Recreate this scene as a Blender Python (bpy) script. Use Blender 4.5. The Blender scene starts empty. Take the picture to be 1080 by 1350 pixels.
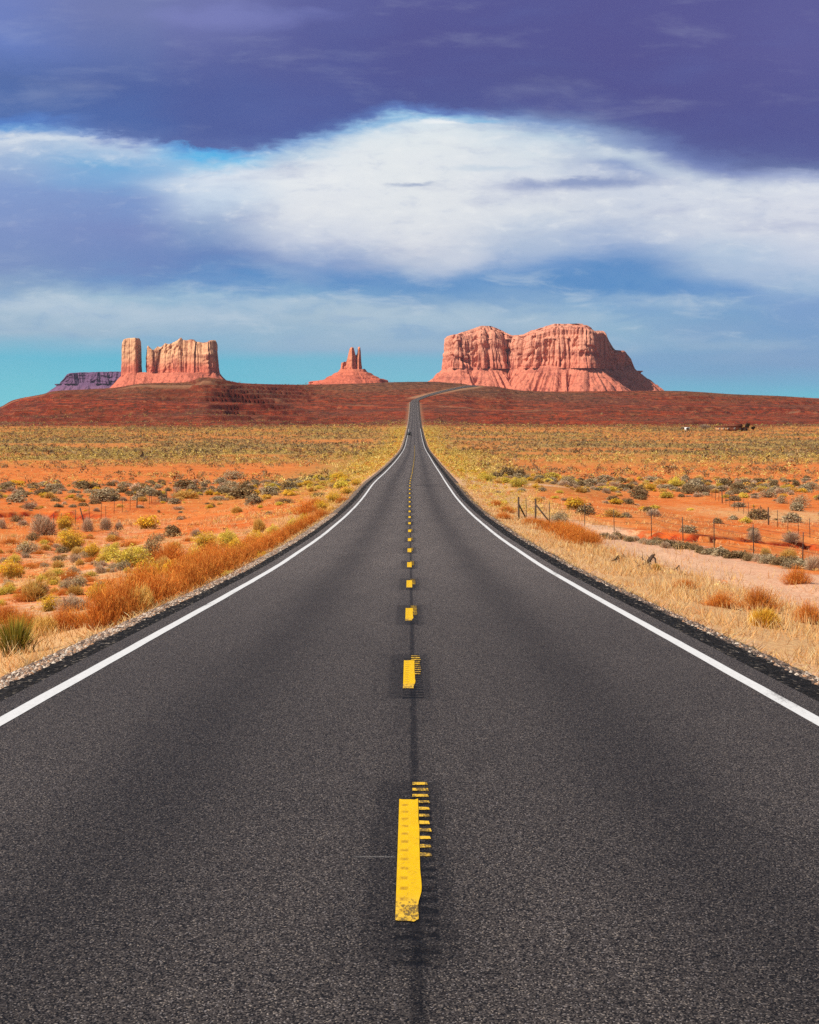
import bpy, math, random
import numpy as np

# ------------------------------------------------------------------ camera, light, exposure
C = bpy.context.scene.collection
scn = bpy.context.scene
F = 2878.0                      # focal length in photo pixels (photo is 1080 wide)
CAMZ = 2.04
HY = 545.0                      # photo row of the horizon
random.seed(7)
rng = np.random.default_rng(11)

cam_d = bpy.data.cameras.new("camera")
cam = bpy.data.objects.new("camera", cam_d)
C.objects.link(cam)
cam.location = (0, 0, CAMZ)
cam.rotation_euler = (math.pi / 2, 0, 0)
cam_d.sensor_fit = 'VERTICAL'
cam_d.sensor_height = 36.0
cam_d.sensor_width = 28.8
cam_d.lens = F / 1350 * 36.0
cam_d.shift_y = -(675 - HY) / 1350
cam_d.clip_start = 0.1
cam_d.clip_end = 200000
scn.camera = cam

SUN_EL = math.radians(38)
SUN_H = (-0.80, -0.60)          # horizontal direction towards the sun
_l = math.hypot(*SUN_H)
sx, sy = SUN_H[0] / _l * math.cos(SUN_EL), SUN_H[1] / _l * math.cos(SUN_EL)
sz = math.sin(SUN_EL)
sun_d = bpy.data.lights.new("sun", 'SUN')
sun_d.energy = 5.0
sun_d.angle = math.radians(0.5)
sun_d.color = (1.0, 0.93, 0.83)
sun = bpy.data.objects.new("sun", sun_d)
C.objects.link(sun)
from mathutils import Vector
sun.rotation_euler = Vector((sx, sy, sz)).to_track_quat('Z', 'Y').to_euler()

scn.view_settings.view_transform = 'Standard'
scn.view_settings.look = 'None'
scn.view_settings.exposure = 0.14
scn.view_settings.gamma = 1.0
scn.cycles.max_bounces = 5
scn.cycles.diffuse_bounces = 2
scn.cycles.glossy_bounces = 2
scn.cycles.transparent_max_bounces = 4
scn.cycles.volume_bounces = 0
scn.cycles.use_adaptive_sampling = True
scn.cycles.use_denoising = False


def lin1(c):
    c = c / 255.0
    return c / 12.92 if c <= 0.04045 else ((c + 0.055) / 1.055) ** 2.4


def L(r, g, b, k=1.0):
    """display colour -> linear, times k"""
    return (min(lin1(r) * k, 1.5), min(lin1(g) * k, 1.5), min(lin1(b) * k, 1.5), 1.0)


# ------------------------------------------------------------------ node helper
class NT:
    def __init__(self, tree):
        self.t = tree
        self.t.nodes.clear()

    def n(self, kind, ins=None, **props):
        nd = self.t.nodes.new(kind)
        for k, v in props.items():
            setattr(nd, k, v)
        if ins:
            for k, v in ins.items():
                sock = nd.inputs[k]
                if hasattr(v, "is_linked") and hasattr(v, "node"):
                    self.t.links.new(v, sock)
                else:
                    sock.default_value = v
        return nd

    def m(self, op, a, b=None, c=None, clamp=False):
        ins = {0: a}
        if b is not None:
            ins[1] = b
        if c is not None:
            ins[2] = c
        return self.n('ShaderNodeMath', ins, operation=op, use_clamp=clamp).outputs[0]

    def mix(self, f, a, b, blend='MIX'):
        nd = self.n('ShaderNodeMix', None, data_type='RGBA', blend_type=blend)
        for sock, v in ((nd.inputs[0], f), (nd.inputs[6], a), (nd.inputs[7], b)):
            if hasattr(v, "node"):
                self.t.links.new(v, sock)
            else:
                sock.default_value = v
        return nd.outputs[2]

    def ss(self, v, a, b, o0=0.0, o1=1.0):
        return self.n('ShaderNodeMapRange', {0: v, 1: a, 2: b, 3: o0, 4: o1}, interpolation_type='SMOOTHSTEP').outputs[0]

    def noise(self, vec, scale, detail=3.0, rough=0.55, dist=0.0, out=0):
        return self.n('ShaderNodeTexNoise', {'Vector': vec, 'Scale': scale, 'Detail': detail, 'Roughness': rough, 'Distortion': dist}).outputs[out]

    def scalev(self, vec, s):
        return self.n('ShaderNodeVectorMath', {0: vec, 1: s}, operation='MULTIPLY').outputs[0]

    def ramp(self, f, stops, interp='LINEAR'):
        nd = self.n('ShaderNodeValToRGB', {0: f})
        cr = nd.color_ramp
        cr.interpolation = interp
        while len(cr.elements) < len(stops):
            cr.elements.new(0.5)
        for e, (p, col) in zip(cr.elements, stops):
            e.position = p
        for e, (p, col) in zip(cr.elements, stops):
            e.position = p
            e.color = col if len(col) == 4 else (*col, 1)
        return nd.outputs[0]

    def attr(self, name):
        return self.n('ShaderNodeAttribute', None, attribute_name=name)


def mat(name):
    m = bpy.data.materials.new(name)
    m.use_nodes = True
    return m, NT(m.node_tree)


def finish(nt, color, rough=0.9, spec=0.2, bump=None, bump_s=0.3, bump_d=0.05, metallic=0.0):
    ins = {'Base Color': color, 'Roughness': rough, 'Specular IOR Level': spec, 'Metallic': metallic}
    if bump is not None:
        b = nt.n('ShaderNodeBump', {'Height': bump, 'Strength': bump_s, 'Distance': bump_d})
        ins['Normal'] = b.outputs[0]
    p = nt.n('ShaderNodeBsdfPrincipled', ins)
    o = nt.n('ShaderNodeOutputMaterial', {0: p.outputs[0]})


# ------------------------------------------------------------------ world: daylight sky with a wide cloud deck, laid out by direction
world = bpy.data.worlds.new("World")
scn.world = world
world.use_nodes = True
W = NT(world.node_tree)
BG = 0.06
sky = W.n('ShaderNodeTexSky', None, sky_type='NISHITA', sun_disc=False, sun_elevation=SUN_EL,
          sun_rotation=math.atan2(sx, sy) % (2 * math.pi), air_density=1.0, dust_density=0.6, ozone_density=1.5)
tc = W.n('ShaderNodeTexCoord')
sep = W.n('ShaderNodeSeparateXYZ', {0: tc.outputs['Generated']})
dx, dy, dz = sep.outputs
dyc = W.m('MAXIMUM', dy, 0.02)
U = W.m('DIVIDE', dx, dyc)       # tangent of the azimuth
V = W.m('DIVIDE', dz, dyc)       # tangent of the elevation
# hundredths: A runs 0..10.8 across the view, E is 0 at the horizon and 5.45 at the picture's top
A = W.m('MULTIPLY_ADD', U, F / 100, 5.4)
E = W.m('MULTIPLY', V, F / 100)
ae = W.n('ShaderNodeCombineXYZ', {0: A, 1: E, 2: 0.0}).outputs[0]
streak = W.scalev(ae, (0.35, 1.0, 1.0))
wv = W.noise(streak, 0.9, 5.0, 0.55, 0.4, out=1)
wsep = W.n('ShaderNodeSeparateColor', {0: wv})
wA = W.m('MULTIPLY', W.m('SUBTRACT', wsep.outputs[0], 0.5), 1.6)
wE = W.m('MULTIPLY', W.m('SUBTRACT', wsep.outputs[1], 0.5), 0.75)
fine = W.noise(W.scalev(ae, (0.8, 2.2, 1.0)), 2.2, 6.0, 0.62, 0.5)
wE = W.m('ADD', wE, W.m('MULTIPLY', W.m('SUBTRACT', fine, 0.5), 0.22))
near_h = W.ss(E, 0.75, 1.6)                      # less wobble close to the horizon
thread = W.noise(W.scalev(ae, (1.3, 4.5, 1.0)), 2.4, 5.0, 0.65, 0.6)
wE = W.m('ADD', wE, W.m('MULTIPLY', W.m('SUBTRACT', thread, 0.5), 0.15))
wE = W.m('MULTIPLY', wE, W.m('MULTIPLY_ADD', near_h, 0.8, 0.2))
A2 = W.m('ADD', A, wA)
# lower rim of the dark cloud: rows in the photo, by column
rim = [(0, 172), (1.0, 178), (2.0, 188), (3.0, 190), (3.8, 186), (4.6, 168), (5.2, 155), (6.0, 150), (7.0, 153), (8.0, 168), (8.8, 196), (9.6, 226), (10.8, 238)]
fc = W.n('ShaderNodeFloatCurve', {1: W.m('DIVIDE', W.m('ADD', A, W.m('MULTIPLY', wA, 0.3)), 10.8)})
cv = fc.mapping.curves[0]
while len(cv.points) < len(rim):
    cv.points.new(0.5, 0.5)
for p, (a, r) in zip(cv.points, rim):
    p.location = (a / 10.8, (r - 100) / 200)
fc.mapping.update()
rimE = W.m('MULTIPLY_ADD', fc.outputs[0], -2.0, 4.45)         # elevation of the rim
dE = W.m('SUBTRACT', rimE, 3.75)                              # offset from a straight rim at row 170
wgt = W.ss(E, 1.9, 3.6)
Q = W.m('SUBTRACT', W.m('ADD', E, wE), W.m('MULTIPLY', dE, wgt))
qn = W.m('SUBTRACT', 1.0, W.m('DIVIDE', Q, 5.45), clamp=True)   # 0 at top, 1 at horizon, rim at ~170/545

cols = {
    0.0: [(0, (112, 128, 188)), (60, (104, 126, 190)), (110, (84, 108, 178)), (150, (80, 110, 184)), (163, (86, 128, 198)), (171, (110, 160, 214)), (181, (198, 210, 226)),
          (205, (156, 180, 214)), (250, (132, 158, 206)), (300, (124, 146, 196)), (345, (122, 146, 192)), (372, (136, 164, 198)), (398, (164, 188, 208)), (440, (156, 184, 206)), (452, (136, 184, 208)), (470, (106, 188, 212)), (530, (118, 204, 216))],
    1.6: [(0, (112, 122, 186)), (60, (96, 112, 180)), (110, (80, 100, 172)), (150, (78, 104, 178)), (166, (90, 112, 182)), (172, (128, 150, 200)), (182, (176, 198, 224)),
          (200, (118, 172, 216)), (250, (124, 152, 202)), (300, (120, 140, 192)), (340, (112, 138, 190)), (366, (112, 146, 194)), (392, (158, 188, 210)), (440, (154, 184, 206)), (458, (130, 184, 210)), (472, (100, 188, 212)), (530, (112, 200, 216))],
    2.7: [(0, (110, 116, 184)), (60, (90, 100, 170)), (110, (80, 94, 166)), (150, (80, 96, 168)), (166, (88, 104, 174)), (172, (76, 160, 222)), (180, (84, 186, 236)),
          (190, (160, 204, 232)), (206, (214, 224, 236)), (250, (196, 212, 230)), (290, (146, 168, 204)), (335, (104, 134, 188)), (366, (92, 142, 196)), (390, (140, 178, 208)), (430, (158, 186, 208)), (460, (134, 182, 208)), (474, (104, 188, 212)), (530, (112, 200, 216))],
    4.2: [(0, (92, 96, 166)), (60, (86, 92, 162)), (110, (82, 92, 164)), (150, (80, 94, 168)), (160, (84, 102, 174)), (170, (128, 164, 210)), (180, (188, 208, 226)), (196, (222, 228, 234)),
          (220, (228, 232, 236)), (270, (222, 226, 232)), (310, (200, 208, 224)), (340, (140, 164, 204)), (368, (92, 142, 196)), (388, (124, 166, 204)), (420, (160, 186, 206)), (462, (146, 180, 206)), (474, (116, 186, 210)), (530, (116, 200, 216))],
    5.6: [(0, (88, 90, 160)), (60, (84, 86, 156)), (110, (82, 86, 156)), (148, (80, 88, 158)), (161, (98, 128, 190)), (170, (146, 190, 224)), (182, (212, 225, 234)), (196, (222, 230, 234)),
          (220, (226, 231, 234)), (270, (224, 228, 232)), (315, (216, 220, 228)), (340, (184, 196, 216)), (362, (116, 156, 202)), (384, (112, 156, 200)), (415, (154, 182, 206)), (462, (142, 178, 206)), (474, (120, 184, 210)), (530, (120, 200, 216))],
    7.0: [(0, (86, 88, 158)), (60, (84, 86, 156)), (110, (82, 86, 154)), (138, (84, 90, 160)), (156, (96, 112, 176)), (174, (130, 156, 200)), (192, (184, 204, 222)), (206, (208, 220, 230)),
          (220, (214, 223, 230)), (252, (216, 221, 230)), (290, (214, 220, 228)), (320, (170, 188, 214)), (345, (120, 156, 204)), (375, (104, 150, 200)), (410, (146, 178, 206)), (440, (156, 184, 206)), (470, (128, 172, 206)), (530, (122, 196, 214))],
    8.1: [(0, (86, 86, 156)), (60, (84, 84, 154)), (110, (82, 84, 154)), (140, (84, 90, 160)), (160, (94, 108, 172)), (182, (140, 160, 198)), (205, (176, 192, 214)),
          (222, (146, 164, 202)), (244, (204, 212, 226)), (285, (202, 210, 224)), (320, (146, 170, 208)), (350, (96, 142, 196)), (380, (88, 140, 196)), (410, (130, 170, 206)), (440, (144, 180, 206)), (480, (124, 166, 204)), (530, (118, 190, 212))],
    9.5: [(0, (88, 88, 158)), (60, (84, 86, 156)), (110, (82, 86, 156)), (135, (84, 90, 158)), (158, (98, 110, 172)), (178, (134, 148, 192)), (196, (182, 194, 216)), (212, (210, 217, 228)),
          (250, (212, 218, 229)), (300, (206, 213, 226)), (335, (180, 198, 220)), (362, (140, 172, 210)), (385, (110, 152, 202)), (420, (124, 164, 202)), (460, (126, 166, 202)), (490, (122, 166, 202)), (510, (116, 180, 208)), (530, (116, 192, 212))],
    10.8: [(0, (92, 92, 162)), (60, (86, 88, 158)), (110, (84, 88, 158)), (140, (88, 96, 164)), (160, (104, 118, 178)), (178, (160, 172, 206)), (194, (204, 211, 226)), (210, (214, 219, 230)),
           (250, (214, 218, 229)), (300, (210, 215, 227)), (345, (196, 206, 224)), (380, (160, 186, 214)), (405, (126, 160, 204)), (440, (122, 160, 202)), (480, (126, 164, 202)), (505, (118, 176, 208)), (520, (112, 190, 212)), (530, (112, 192, 212))],
}
cur = None
prev = None
for a, stops in cols.items():
    stops = [(p, (r, g, b * (0.93 if b - r > 55 and r < 125 and g < 125 else 1))) for p, (r, g, b) in stops]
    c = W.ramp(qn, [(p / 545.0, L(*rgb)) for p, rgb in stops])
    if cur is None:
        cur = c
    else:
        cur = W.mix(W.ss(A2, prev, a), cur, c)
    prev = a
front = cur
# wisps: lighter and darker threads inside the clouds
wisp = W.noise(W.scalev(ae, (0.42, 1.7, 1.0)), 1.1, 7.0, 0.6, 0.25)
wisp2 = W.noise(W.scalev(ae, (0.9, 2.4, 1.0)), 2.6, 7.0, 0.62, 0.3)
lum = W.m('MULTIPLY', W.ss(W.n('ShaderNodeRGBToBW', {0: front}).outputs[0], 0.16, 0.62), W.ss(E, 1.7, 2.5))
front = W.mix(W.m('MULTIPLY', W.ss(wisp, 0.50, 0.76, 0.0, 0.13), W.ss(E, 0.9, 2.2)), front, L(214, 222, 236))
front = W.mix(W.m('MULTIPLY', W.ss(wisp, 0.50, 0.24), W.m('MULTIPLY_ADD', lum, 0.26, 0.12)), front, L(104, 124, 184))
front = W.mix(W.m('MULTIPLY', W.ss(wisp2, 0.50, 0.22), W.m('MULTIPLY', lum, 0.30)), front, L(150, 168, 204))
front = W.mix(W.m('MULTIPLY', W.ss(wisp2, 0.5, 0.75), W.m('MULTIPLY', lum, 0.4)), front, L(238, 240, 240))


def streaky(cx, cy, rx, ry, col, amt, tilt=0.0):
    """soft drawn-out cloud streak at column cx, row cy of the view (direction space)"""
    global front
    ex = W.m('DIVIDE', W.m('SUBTRACT', W.m('ADD', A, W.m('MULTIPLY', wA, 0.5)), cx / 100), rx / 100)
    ey0 = W.m('SUBTRACT', W.m('ADD', E, W.m('MULTIPLY', wE, 0.5)), (HY - cy) / 100)
    ey0 = W.m('ADD', ey0, W.m('MULTIPLY', W.m('SUBTRACT', A, cx / 100), tilt))
    ey = W.m('DIVIDE', ey0, ry / 100)
    d = W.m('SQRT', W.m('ADD', W.m('MULTIPLY', ex, ex), W.m('MULTIPLY', ey, ey)))
    d = W.m('ADD', d, W.m('MULTIPLY', W.m('SUBTRACT', fine, 0.5), 1.3))
    front = W.mix(W.ss(d, 1.15, 0.1, 0.0, amt), front, L(*col))


streaky(770, 243, 130, 11, (128, 146, 190), 0.85)
streaky(900, 205, 110, 26, (104, 120, 176), 0.55, 0.25)
streaky(820, 205, 70, 12, (206, 218, 228), 0.6)
streaky(545, 240, 34, 4, (150, 166, 196), 0.8)
streaky(650, 222, 70, 5, (190, 206, 222), 0.6)
streaky(265, 202, 62, 6, (92, 184, 232), 0.5, -0.02)
streaky(625, 158, 40, 4, (110, 180, 224), 0.5)
streaky(578, 161, 30, 5, (236, 240, 242), 0.9)
streaky(60, 185, 120, 4, (220, 228, 236), 0.5)
streaky(170, 225, 140, 20, (122, 168, 214), 0.45, -0.15)
streaky(560, 374, 120, 18, (90, 142, 196), 0.5)
streaky(800, 372, 120, 26, (84, 138, 194), 0.6)
streaky(960, 360, 110, 22, (204, 212, 224), 0.35, 0.1)
streaky(620, 340, 90, 26, (214, 219, 228), 0.55, -0.25)
streaky(300, 20, 150, 20, (128, 134, 194), 0.45)
for q_ in ((60, 402, 170, 16, (190, 206, 220), .65, .04), (200, 418, 200, 18, (182, 200, 216), .6, -.03), (330, 398, 120, 14, (180, 200, 216), .6, .08), (455, 415, 110, 26, (180, 200, 214), .6, .12), (600, 420, 130, 22, (176, 198, 214), .55, -.05),
           (740, 425, 110, 14, (170, 194, 212), .5, 0), (520, 452, 220, 12, (160, 186, 206), .5, 0), (930, 440, 120, 20, (134, 166, 202), .5, 0), (110, 436, 200, 12, (166, 190, 208), .5, 0), (1010, 470, 110, 16, (138, 168, 202), .5, 0), (880, 400, 150, 12, (166, 190, 212), .45, .05), (960, 455, 160, 10, (156, 182, 206), .5, 0), (760, 462, 120, 10, (158, 184, 206), .5, 0), (380, 360, 70, 18, (150, 172, 206), .45, .2), (700, 335, 70, 24, (198, 208, 222), .4, -.2)):
    streaky(*q_)
low = W.noise(W.scalev(ae, (0.45, 1.6, 1.0)), 2.3, 6.0, 0.6, 0.5)
low_m = W.m('MULTIPLY', W.ss(E, 0.75, 1.2), W.ss(E, 2.2, 1.6))
front = W.mix(W.m('MULTIPLY', W.ss(low, 0.5, 0.72), W.m('MULTIPLY', low_m, 0.45)), front, L(196, 210, 222))
front = W.mix(W.m('MULTIPLY', W.ss(low, 0.5, 0.28), W.m('MULTIPLY', low_m, 0.35)), front, L(112, 156, 202))
front10 = W.mix(1.0, front, (0.93 / BG, 0.93 / BG, 0.93 / BG, 1), 'MULTIPLY')
# away from the view the real blue sky shows between soft clouds
gen = W.noise(W.scalev(tc.outputs['Generated'], (1.0, 1.0, 2.0)), 2.6, 5.0, 0.6)
cl = W.mix(W.ss(gen, 0.45, 0.7, 0.0, 0.75), sky.outputs[0], (3.4, 3.9, 5.2, 1))
m_el = W.ss(V, 0.5, 0.24)
m_az = W.ss(W.m('ABSOLUTE', U), 0.75, 0.32)
m_fr = W.m('MULTIPLY', W.m('MULTIPLY', m_el, m_az), W.ss(dy, 0.1, 0.3))
wcol = W.mix(m_fr, cl, front10)
bgn = W.n('ShaderNodeBackground', {0: wcol, 1: BG})
W.n('ShaderNodeOutputWorld', {0: bgn.outputs[0]})
world.cycles.sampling_method = 'MANUAL'
world.cycles.sample_map_resolution = 512


# ------------------------------------------------------------------ maths helpers
def sstep(a, b, x):
    t = np.clip((np.asarray(x, float) - a) / (b - a), 0, 1)
    return t * t * (3 - 2 * t)


def _hash(ix, iy, seed):
    h = (ix.astype(np.int64) * 374761393 + iy.astype(np.int64) * 668265263 + seed * 974634777) & 0x7FFFFFFF
    h = ((h ^ (h >> 13)) * 1274126177) & 0x7FFFFFFF
    h = h ^ (h >> 16)
    return (h & 0xFFFF) / 65535.0


def vnoise(x, y, seed=0):
    x = np.asarray(x, float); y = np.asarray(y, float)
    ix, iy = np.floor(x), np.floor(y)
    fx, fy = x - ix, y - iy
    fx = fx * fx * (3 - 2 * fx); fy = fy * fy * (3 - 2 * fy)
    a = _hash(ix, iy, seed); b = _hash(ix + 1, iy, seed)
    c = _hash(ix, iy + 1, seed); d = _hash(ix + 1, iy + 1, seed)
    return (a + (b - a) * fx) * (1 - fy) + (c + (d - c) * fx) * fy


def fbm(x, y, seed=0, octv=4, g=0.5):
    s, a, n = 0, 1.0, 0
    for k in range(octv):
        s = s + a * (vnoise(x * 2 ** k + 17.3 * k, y * 2 ** k - 9.1 * k, seed + k) - 0.5)
        n += a
        a *= g
    return s / n * 2          # about -1..1


def pchip(xs, ys):
    xs = np.array(xs, float); ys = np.array(ys, float)
    h = np.diff(xs); dl = np.diff(ys) / h
    d = np.zeros(len(xs))
    d[0], d[-1] = dl[0], dl[-1]
    for i in range(1, len(xs) - 1):
        if dl[i - 1] * dl[i] > 0:
            w1, w2 = 2 * h[i] + h[i - 1], h[i] + 2 * h[i - 1]
            d[i] = (w1 + w2) / (w1 / dl[i - 1] + w2 / dl[i])

    def f(x):
        x = np.asarray(x, float)
        i = np.clip(np.searchsorted(xs, x) - 1, 0, len(xs) - 2)
        t = np.clip((x - xs[i]) / h[i], 0, 1)
        return ((2 * t**3 - 3 * t**2 + 1) * ys[i] + (t**3 - 2 * t**2 + t) * h[i] * d[i]
                + (-2 * t**3 + 3 * t**2) * ys[i + 1] + (t**3 - t**2) * h[i] * d[i + 1])
    return f


# road profile: distance, height above the camera's foot
_pr = [(-60, .15), (-30, -.94), (0, -2.04), (25, -2.952), (50, -3.864), (61, -4.24), (73.2, -4.6), (85.4, -4.95), (97.6, -5.26), (109.8, -5.53), (122, -5.80), (134, -6.03), (146, -6.24), (159, -6.43),
       (171, -6.59), (183, -6.71), (195, -6.80), (207, -6.90), (300, -8.0), (420, -9.35), (553, -10.6), (700, -11.9), (857, -12.6), (1000, -12.3), (1123, -11.7), (1350, -10.0), (1591, -7.6), (1850, -2.6), (2100, 4.4), (2308, 11.6), (2400, 15.4), (2800, 36)]
_prof = pchip([p[0] for p in _pr], [p[1] + CAMZ for p in _pr])


def prof(Y):
    return _prof(np.clip(Y, -60, 2800))


_xc = pchip([-60, 0, 200, 300, 553, 1123, 1591, 2330], [0, 0, 0.02, 0.4, 1.25, 2.6, 3.7, 5.4])


def xc(Y):
    return _xc(np.clip(Y, -60, 2330))


# skyline of the red hills (photo column, row)
_rid = pchip([-700, -200, 0, 20, 60, 73, 120, 147, 187, 247, 258, 270, 282, 293, 320, 360, 393, 483, 520, 560, 607, 627, 653, 673, 693, 727, 867, 900, 920, 967, 1027, 1080, 1300, 1800],
             [550, 546, 537, 527.5, 519, 515.5, 513, 511.5, 505.5, 503.5, 499.5, 497.5, 498.5, 500.5, 505, 506.5, 507, 505, 503.5, 503, 505.5, 508.5, 509.5, 513, 515, 516, 515, 515.3, 516.3, 519.5, 521.8, 525, 530, 536])
_yr = pchip([-700, 0, 280, 330, 420, 1080, 1800], [2250, 2250, 2300, 2400, 2700, 2700, 2700])
_pw = pchip([-700, 0, 250, 350, 450, 540, 640, 1080], [0.8, 0.8, 0.85, 1.2, 1.7, 2.0, 1.9, 1.6])

BANKS = []     # eroded cut banks: polyline, height, width of the wash in front


def seg_dist(X, Y, pts):
    """signed distance to a polyline running left to right (positive = beyond it) and a fade at its ends"""
    best = np.full(np.shape(X), 1e9); sgn = np.zeros(np.shape(X))
    for (x0, y0), (x1, y1) in zip(pts[:-1], pts[1:]):
        ex, ey = x1 - x0, y1 - y0
        l2 = ex * ex + ey * ey
        t = np.clip(((X - x0) * ex + (Y - y0) * ey) / l2, 0, 1)
        d = np.hypot(X - (x0 + t * ex), Y - (y0 + t * ey))
        s = np.sign(ex * (Y - y0) - ey * (X - x0))
        m = d < best
        best = np.where(m, d, best); sgn = np.where(m, s, sgn)
    return best * sgn


def H(X, Y):
    X = np.asarray(X, float); Y = np.asarray(Y, float)
    s = np.abs(X - xc(Y))
    left = X < xc(Y)
    near = sstep(520, 300, Y)
    dl = 0.45 + (0.75 * sstep(4.6, 10, s) + 1.25 * sstep(9, 22, s)) * (0.45 + 0.55 * near)
    dr = 0.40 + (0.60 * sstep(4.6, 11, s) + 1.10 * sstep(14, 26, s)) * (0.45 + 0.55 * near)
    drop = np.where(left, dl, dr)
    z = prof(Y) - drop
    fade = sstep(5.2, 14, s)
    z = z + fade * (0.16 * fbm(X / 7, Y / 9, 3) + 0.10 * fbm(X / 1.7, Y / 2.0, 5, 3))
    z = z + sstep(16, 50, s) * 0.42 * fbm(X / 42, Y / 60, 8) + sstep(90, 300, s) * 1.5 * fbm(X / 190, Y / 240, 9) * sstep(200, 500, Y)
    z = z + sstep(5, 7, s) * 0.03 * fbm(X / .5, Y / .5, 13, 2)
    for pts, hgt, wid, e0, e1 in BANKS:
        Xw = X + 0.9 * fbm(X / 5, Y / 5, 31, 3)
        Yw = Y + 2.2 * fbm(X / 4, Y / 6, 33, 3)
        d = seg_dist(Xw, Yw, pts)
        ends = sstep(e0[0], e0[1], X) * sstep(e1[1], e1[0], X)
        cut = sstep(0.4, -0.7, d) * sstep(-wid, -wid * 0.35, d)
        z = z - hgt * cut * ends
    # the red hills
    px = 540 + F * X / np.maximum(Y, 50.0)
    px = px + 5.0 * fbm(X / 90, Y / 160, 21) * sstep(1700, 2200, Y)
    yr = _yr(np.clip(px, -700, 1800))
    zr = (HY - _rid(np.clip(px, -700, 1800))) * yr / F + CAMZ
    z0 = -7.6 + CAMZ - 1.1
    t = np.clip((Y - 1580) / (yr - 1580), 0, 1)
    tt = t ** _pw(np.clip(px, -700, 1080))
    g = (1 - np.abs(fbm(X / 120, Y / 260, 41, 4)) * 2.2)           # gullies
    env = np.clip(4 * t * (1 - t), 0, 1)
    roadk = sstep(10, 70, np.hypot(X - 5.0, np.maximum(0, Y - 2400) * 0.12))
    turn = sstep(0, 60, np.abs(X - np.interp(Y, [2330, 2700], [5.4, 86])))
    zh = z0 + (zr - z0) * tt - env * (4.0 + 2.5 * np.abs(fbm(X / 38, Y / 110, 43, 3))) * np.clip(1 - g, 0, 1.6) * roadk * turn
    leftw = np.maximum(sstep(520, 300, px), .8 * sstep(800, 930, px))
    step = 4.4 + 1.0 * vnoise(X / 400, Y / 400, 51)
    zw = zh + 1.5 * fbm(X / 70, Y / 130, 55) + 2.4 * fbm(zh / 8, zh * 0, 57, 2)
    fr = (zw / step) % 1.0
    ter = step * (np.floor(zw / step) + sstep(0.84, 1.0, fr))
    rq = (0.45 + 0.5 * leftw) * roadk * turn * sstep(0.02, 0.12, t) * sstep(1.0, 0.9, t) * sstep(-.55, .0, fbm(X / 220, Y / 300, 61))
    zh = zh + (ter - zw) * rq * (.55 + .6 * vnoise(X / 45, Y / 160, 63))
    beyond = sstep(2700, 9000, Y)
    zb = zr * (1 - 0.75 * beyond) - 2.0 * sstep(0, 200, Y - yr)
    zh = np.where(Y > yr, zb, zh)
    k = sstep(1480, 1700, Y)
    corridor = sstep(4.5, 9, s) if True else 1
    zroad = prof(Y) - 0.5
    zfar = np.where(Y < 2330, zroad + (zh - zroad) * sstep(8, 60, s), zh)
    return z * (1 - k) + zfar * k


_Yray = np.geomspace(12, 3200, 5000)


def hit(px, py, lift=0.0):
    """the ground point seen at photo column px, row py"""
    X = (px - 540) / F * _Yray
    zr = CAMZ - (py - HY) / F * _Yray
    h = H(X, _Yray)
    i = int(np.argmax(h >= zr))
    return float(X[i]), float(_Yray[i]), float(h[i])


def at_depth(px, py, Y):
    return ((px - 540) / F * Y, Y, CAMZ - (py - HY) / F * Y)


_b1 = [hit(px, py)[:2] for px, py in ((800, 700), (850, 702), (905, 706), (960, 709), (1010, 713), (1060, 717), (1110, 721))]
BANKS.append((_b1, 1.1, 9.0, (_b1[0][0] - 2, _b1[0][0] + 4), (_b1[-1][0] + 6, _b1[-1][0] + 14)))
_b2 = [hit(px, py)[:2] for px, py in ((-40, 679), (10, 676), (60, 675), (110, 677), (150, 680))]
BANKS.append((_b2, 0.8, 8.0, (_b2[0][0] - 14, _b2[0][0] - 6), (_b2[-1][0] - 5, _b2[-1][0] + 3)))
_b3 = [hit(px, py)[:2] for px, py in ((178, 672), (200, 667), (215, 652), (250, 645))]
BANKS.append((_b3, 0.7, 6.0, (_b3[0][0] - 3, _b3[0][0] + 1), (_b3[-1][0] + 1, _b3[-1][0] + 4)))


# ------------------------------------------------------------------ mesh helpers
def mesh_np(name, V_, faces, colors=None, smooth=False, vattr=None):
    """faces: list of (n,k) index arrays"""
    me = bpy.data.meshes.new(name)
    V_ = np.asarray(V_, np.float32)
    me.vertices.add(len(V_))
    me.vertices.foreach_set("co", V_.ravel())
    if not isinstance(faces, list):
        faces = [faces]
    loops = np.concatenate([f.ravel() for f in faces]).astype(np.int32)
    tot = np.concatenate([np.full(len(f), f.shape[1]) for f in faces]).astype(np.int32)
    st = np.concatenate([[0], np.cumsum(tot)[:-1]]).astype(np.int32)
    me.loops.add(len(loops))
    me.loops.foreach_set("vertex_index", loops)
    me.polygons.add(len(tot))
    me.polygons.foreach_set("loop_start", st)
    me.polygons.foreach_set("loop_total", tot)
    if smooth:
        me.polygons.foreach_set("use_smooth", np.ones(len(tot), bool))
    if colors is not None:
        c = np.ones((len(V_), 4), np.float32)
        c[:, :3] = colors
        a = me.attributes.new("tint", 'FLOAT_COLOR', 'POINT')
        a.data.foreach_set("color", c.ravel())
    for k, v in (vattr or {}).items():
        v = np.asarray(v, np.float32)
        if v.ndim == 1:
            a = me.attributes.new(k, 'FLOAT', 'POINT')
            a.data.foreach_set("value", v)
        else:
            c = np.ones((len(V_), 4), np.float32)
            c[:, :v.shape[1]] = v
            a = me.attributes.new(k, 'FLOAT_COLOR', 'POINT')
            a.data.foreach_set("color", c.ravel())
    me.update(calc_edges=True)
    return me


def grid_faces(nr, nc):
    i = np.arange(nr - 1)[:, None] * nc + np.arange(nc - 1)[None, :]
    return np.stack([i, i + 1, i + nc + 1, i + nc], -1).reshape(-1, 4)


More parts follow.
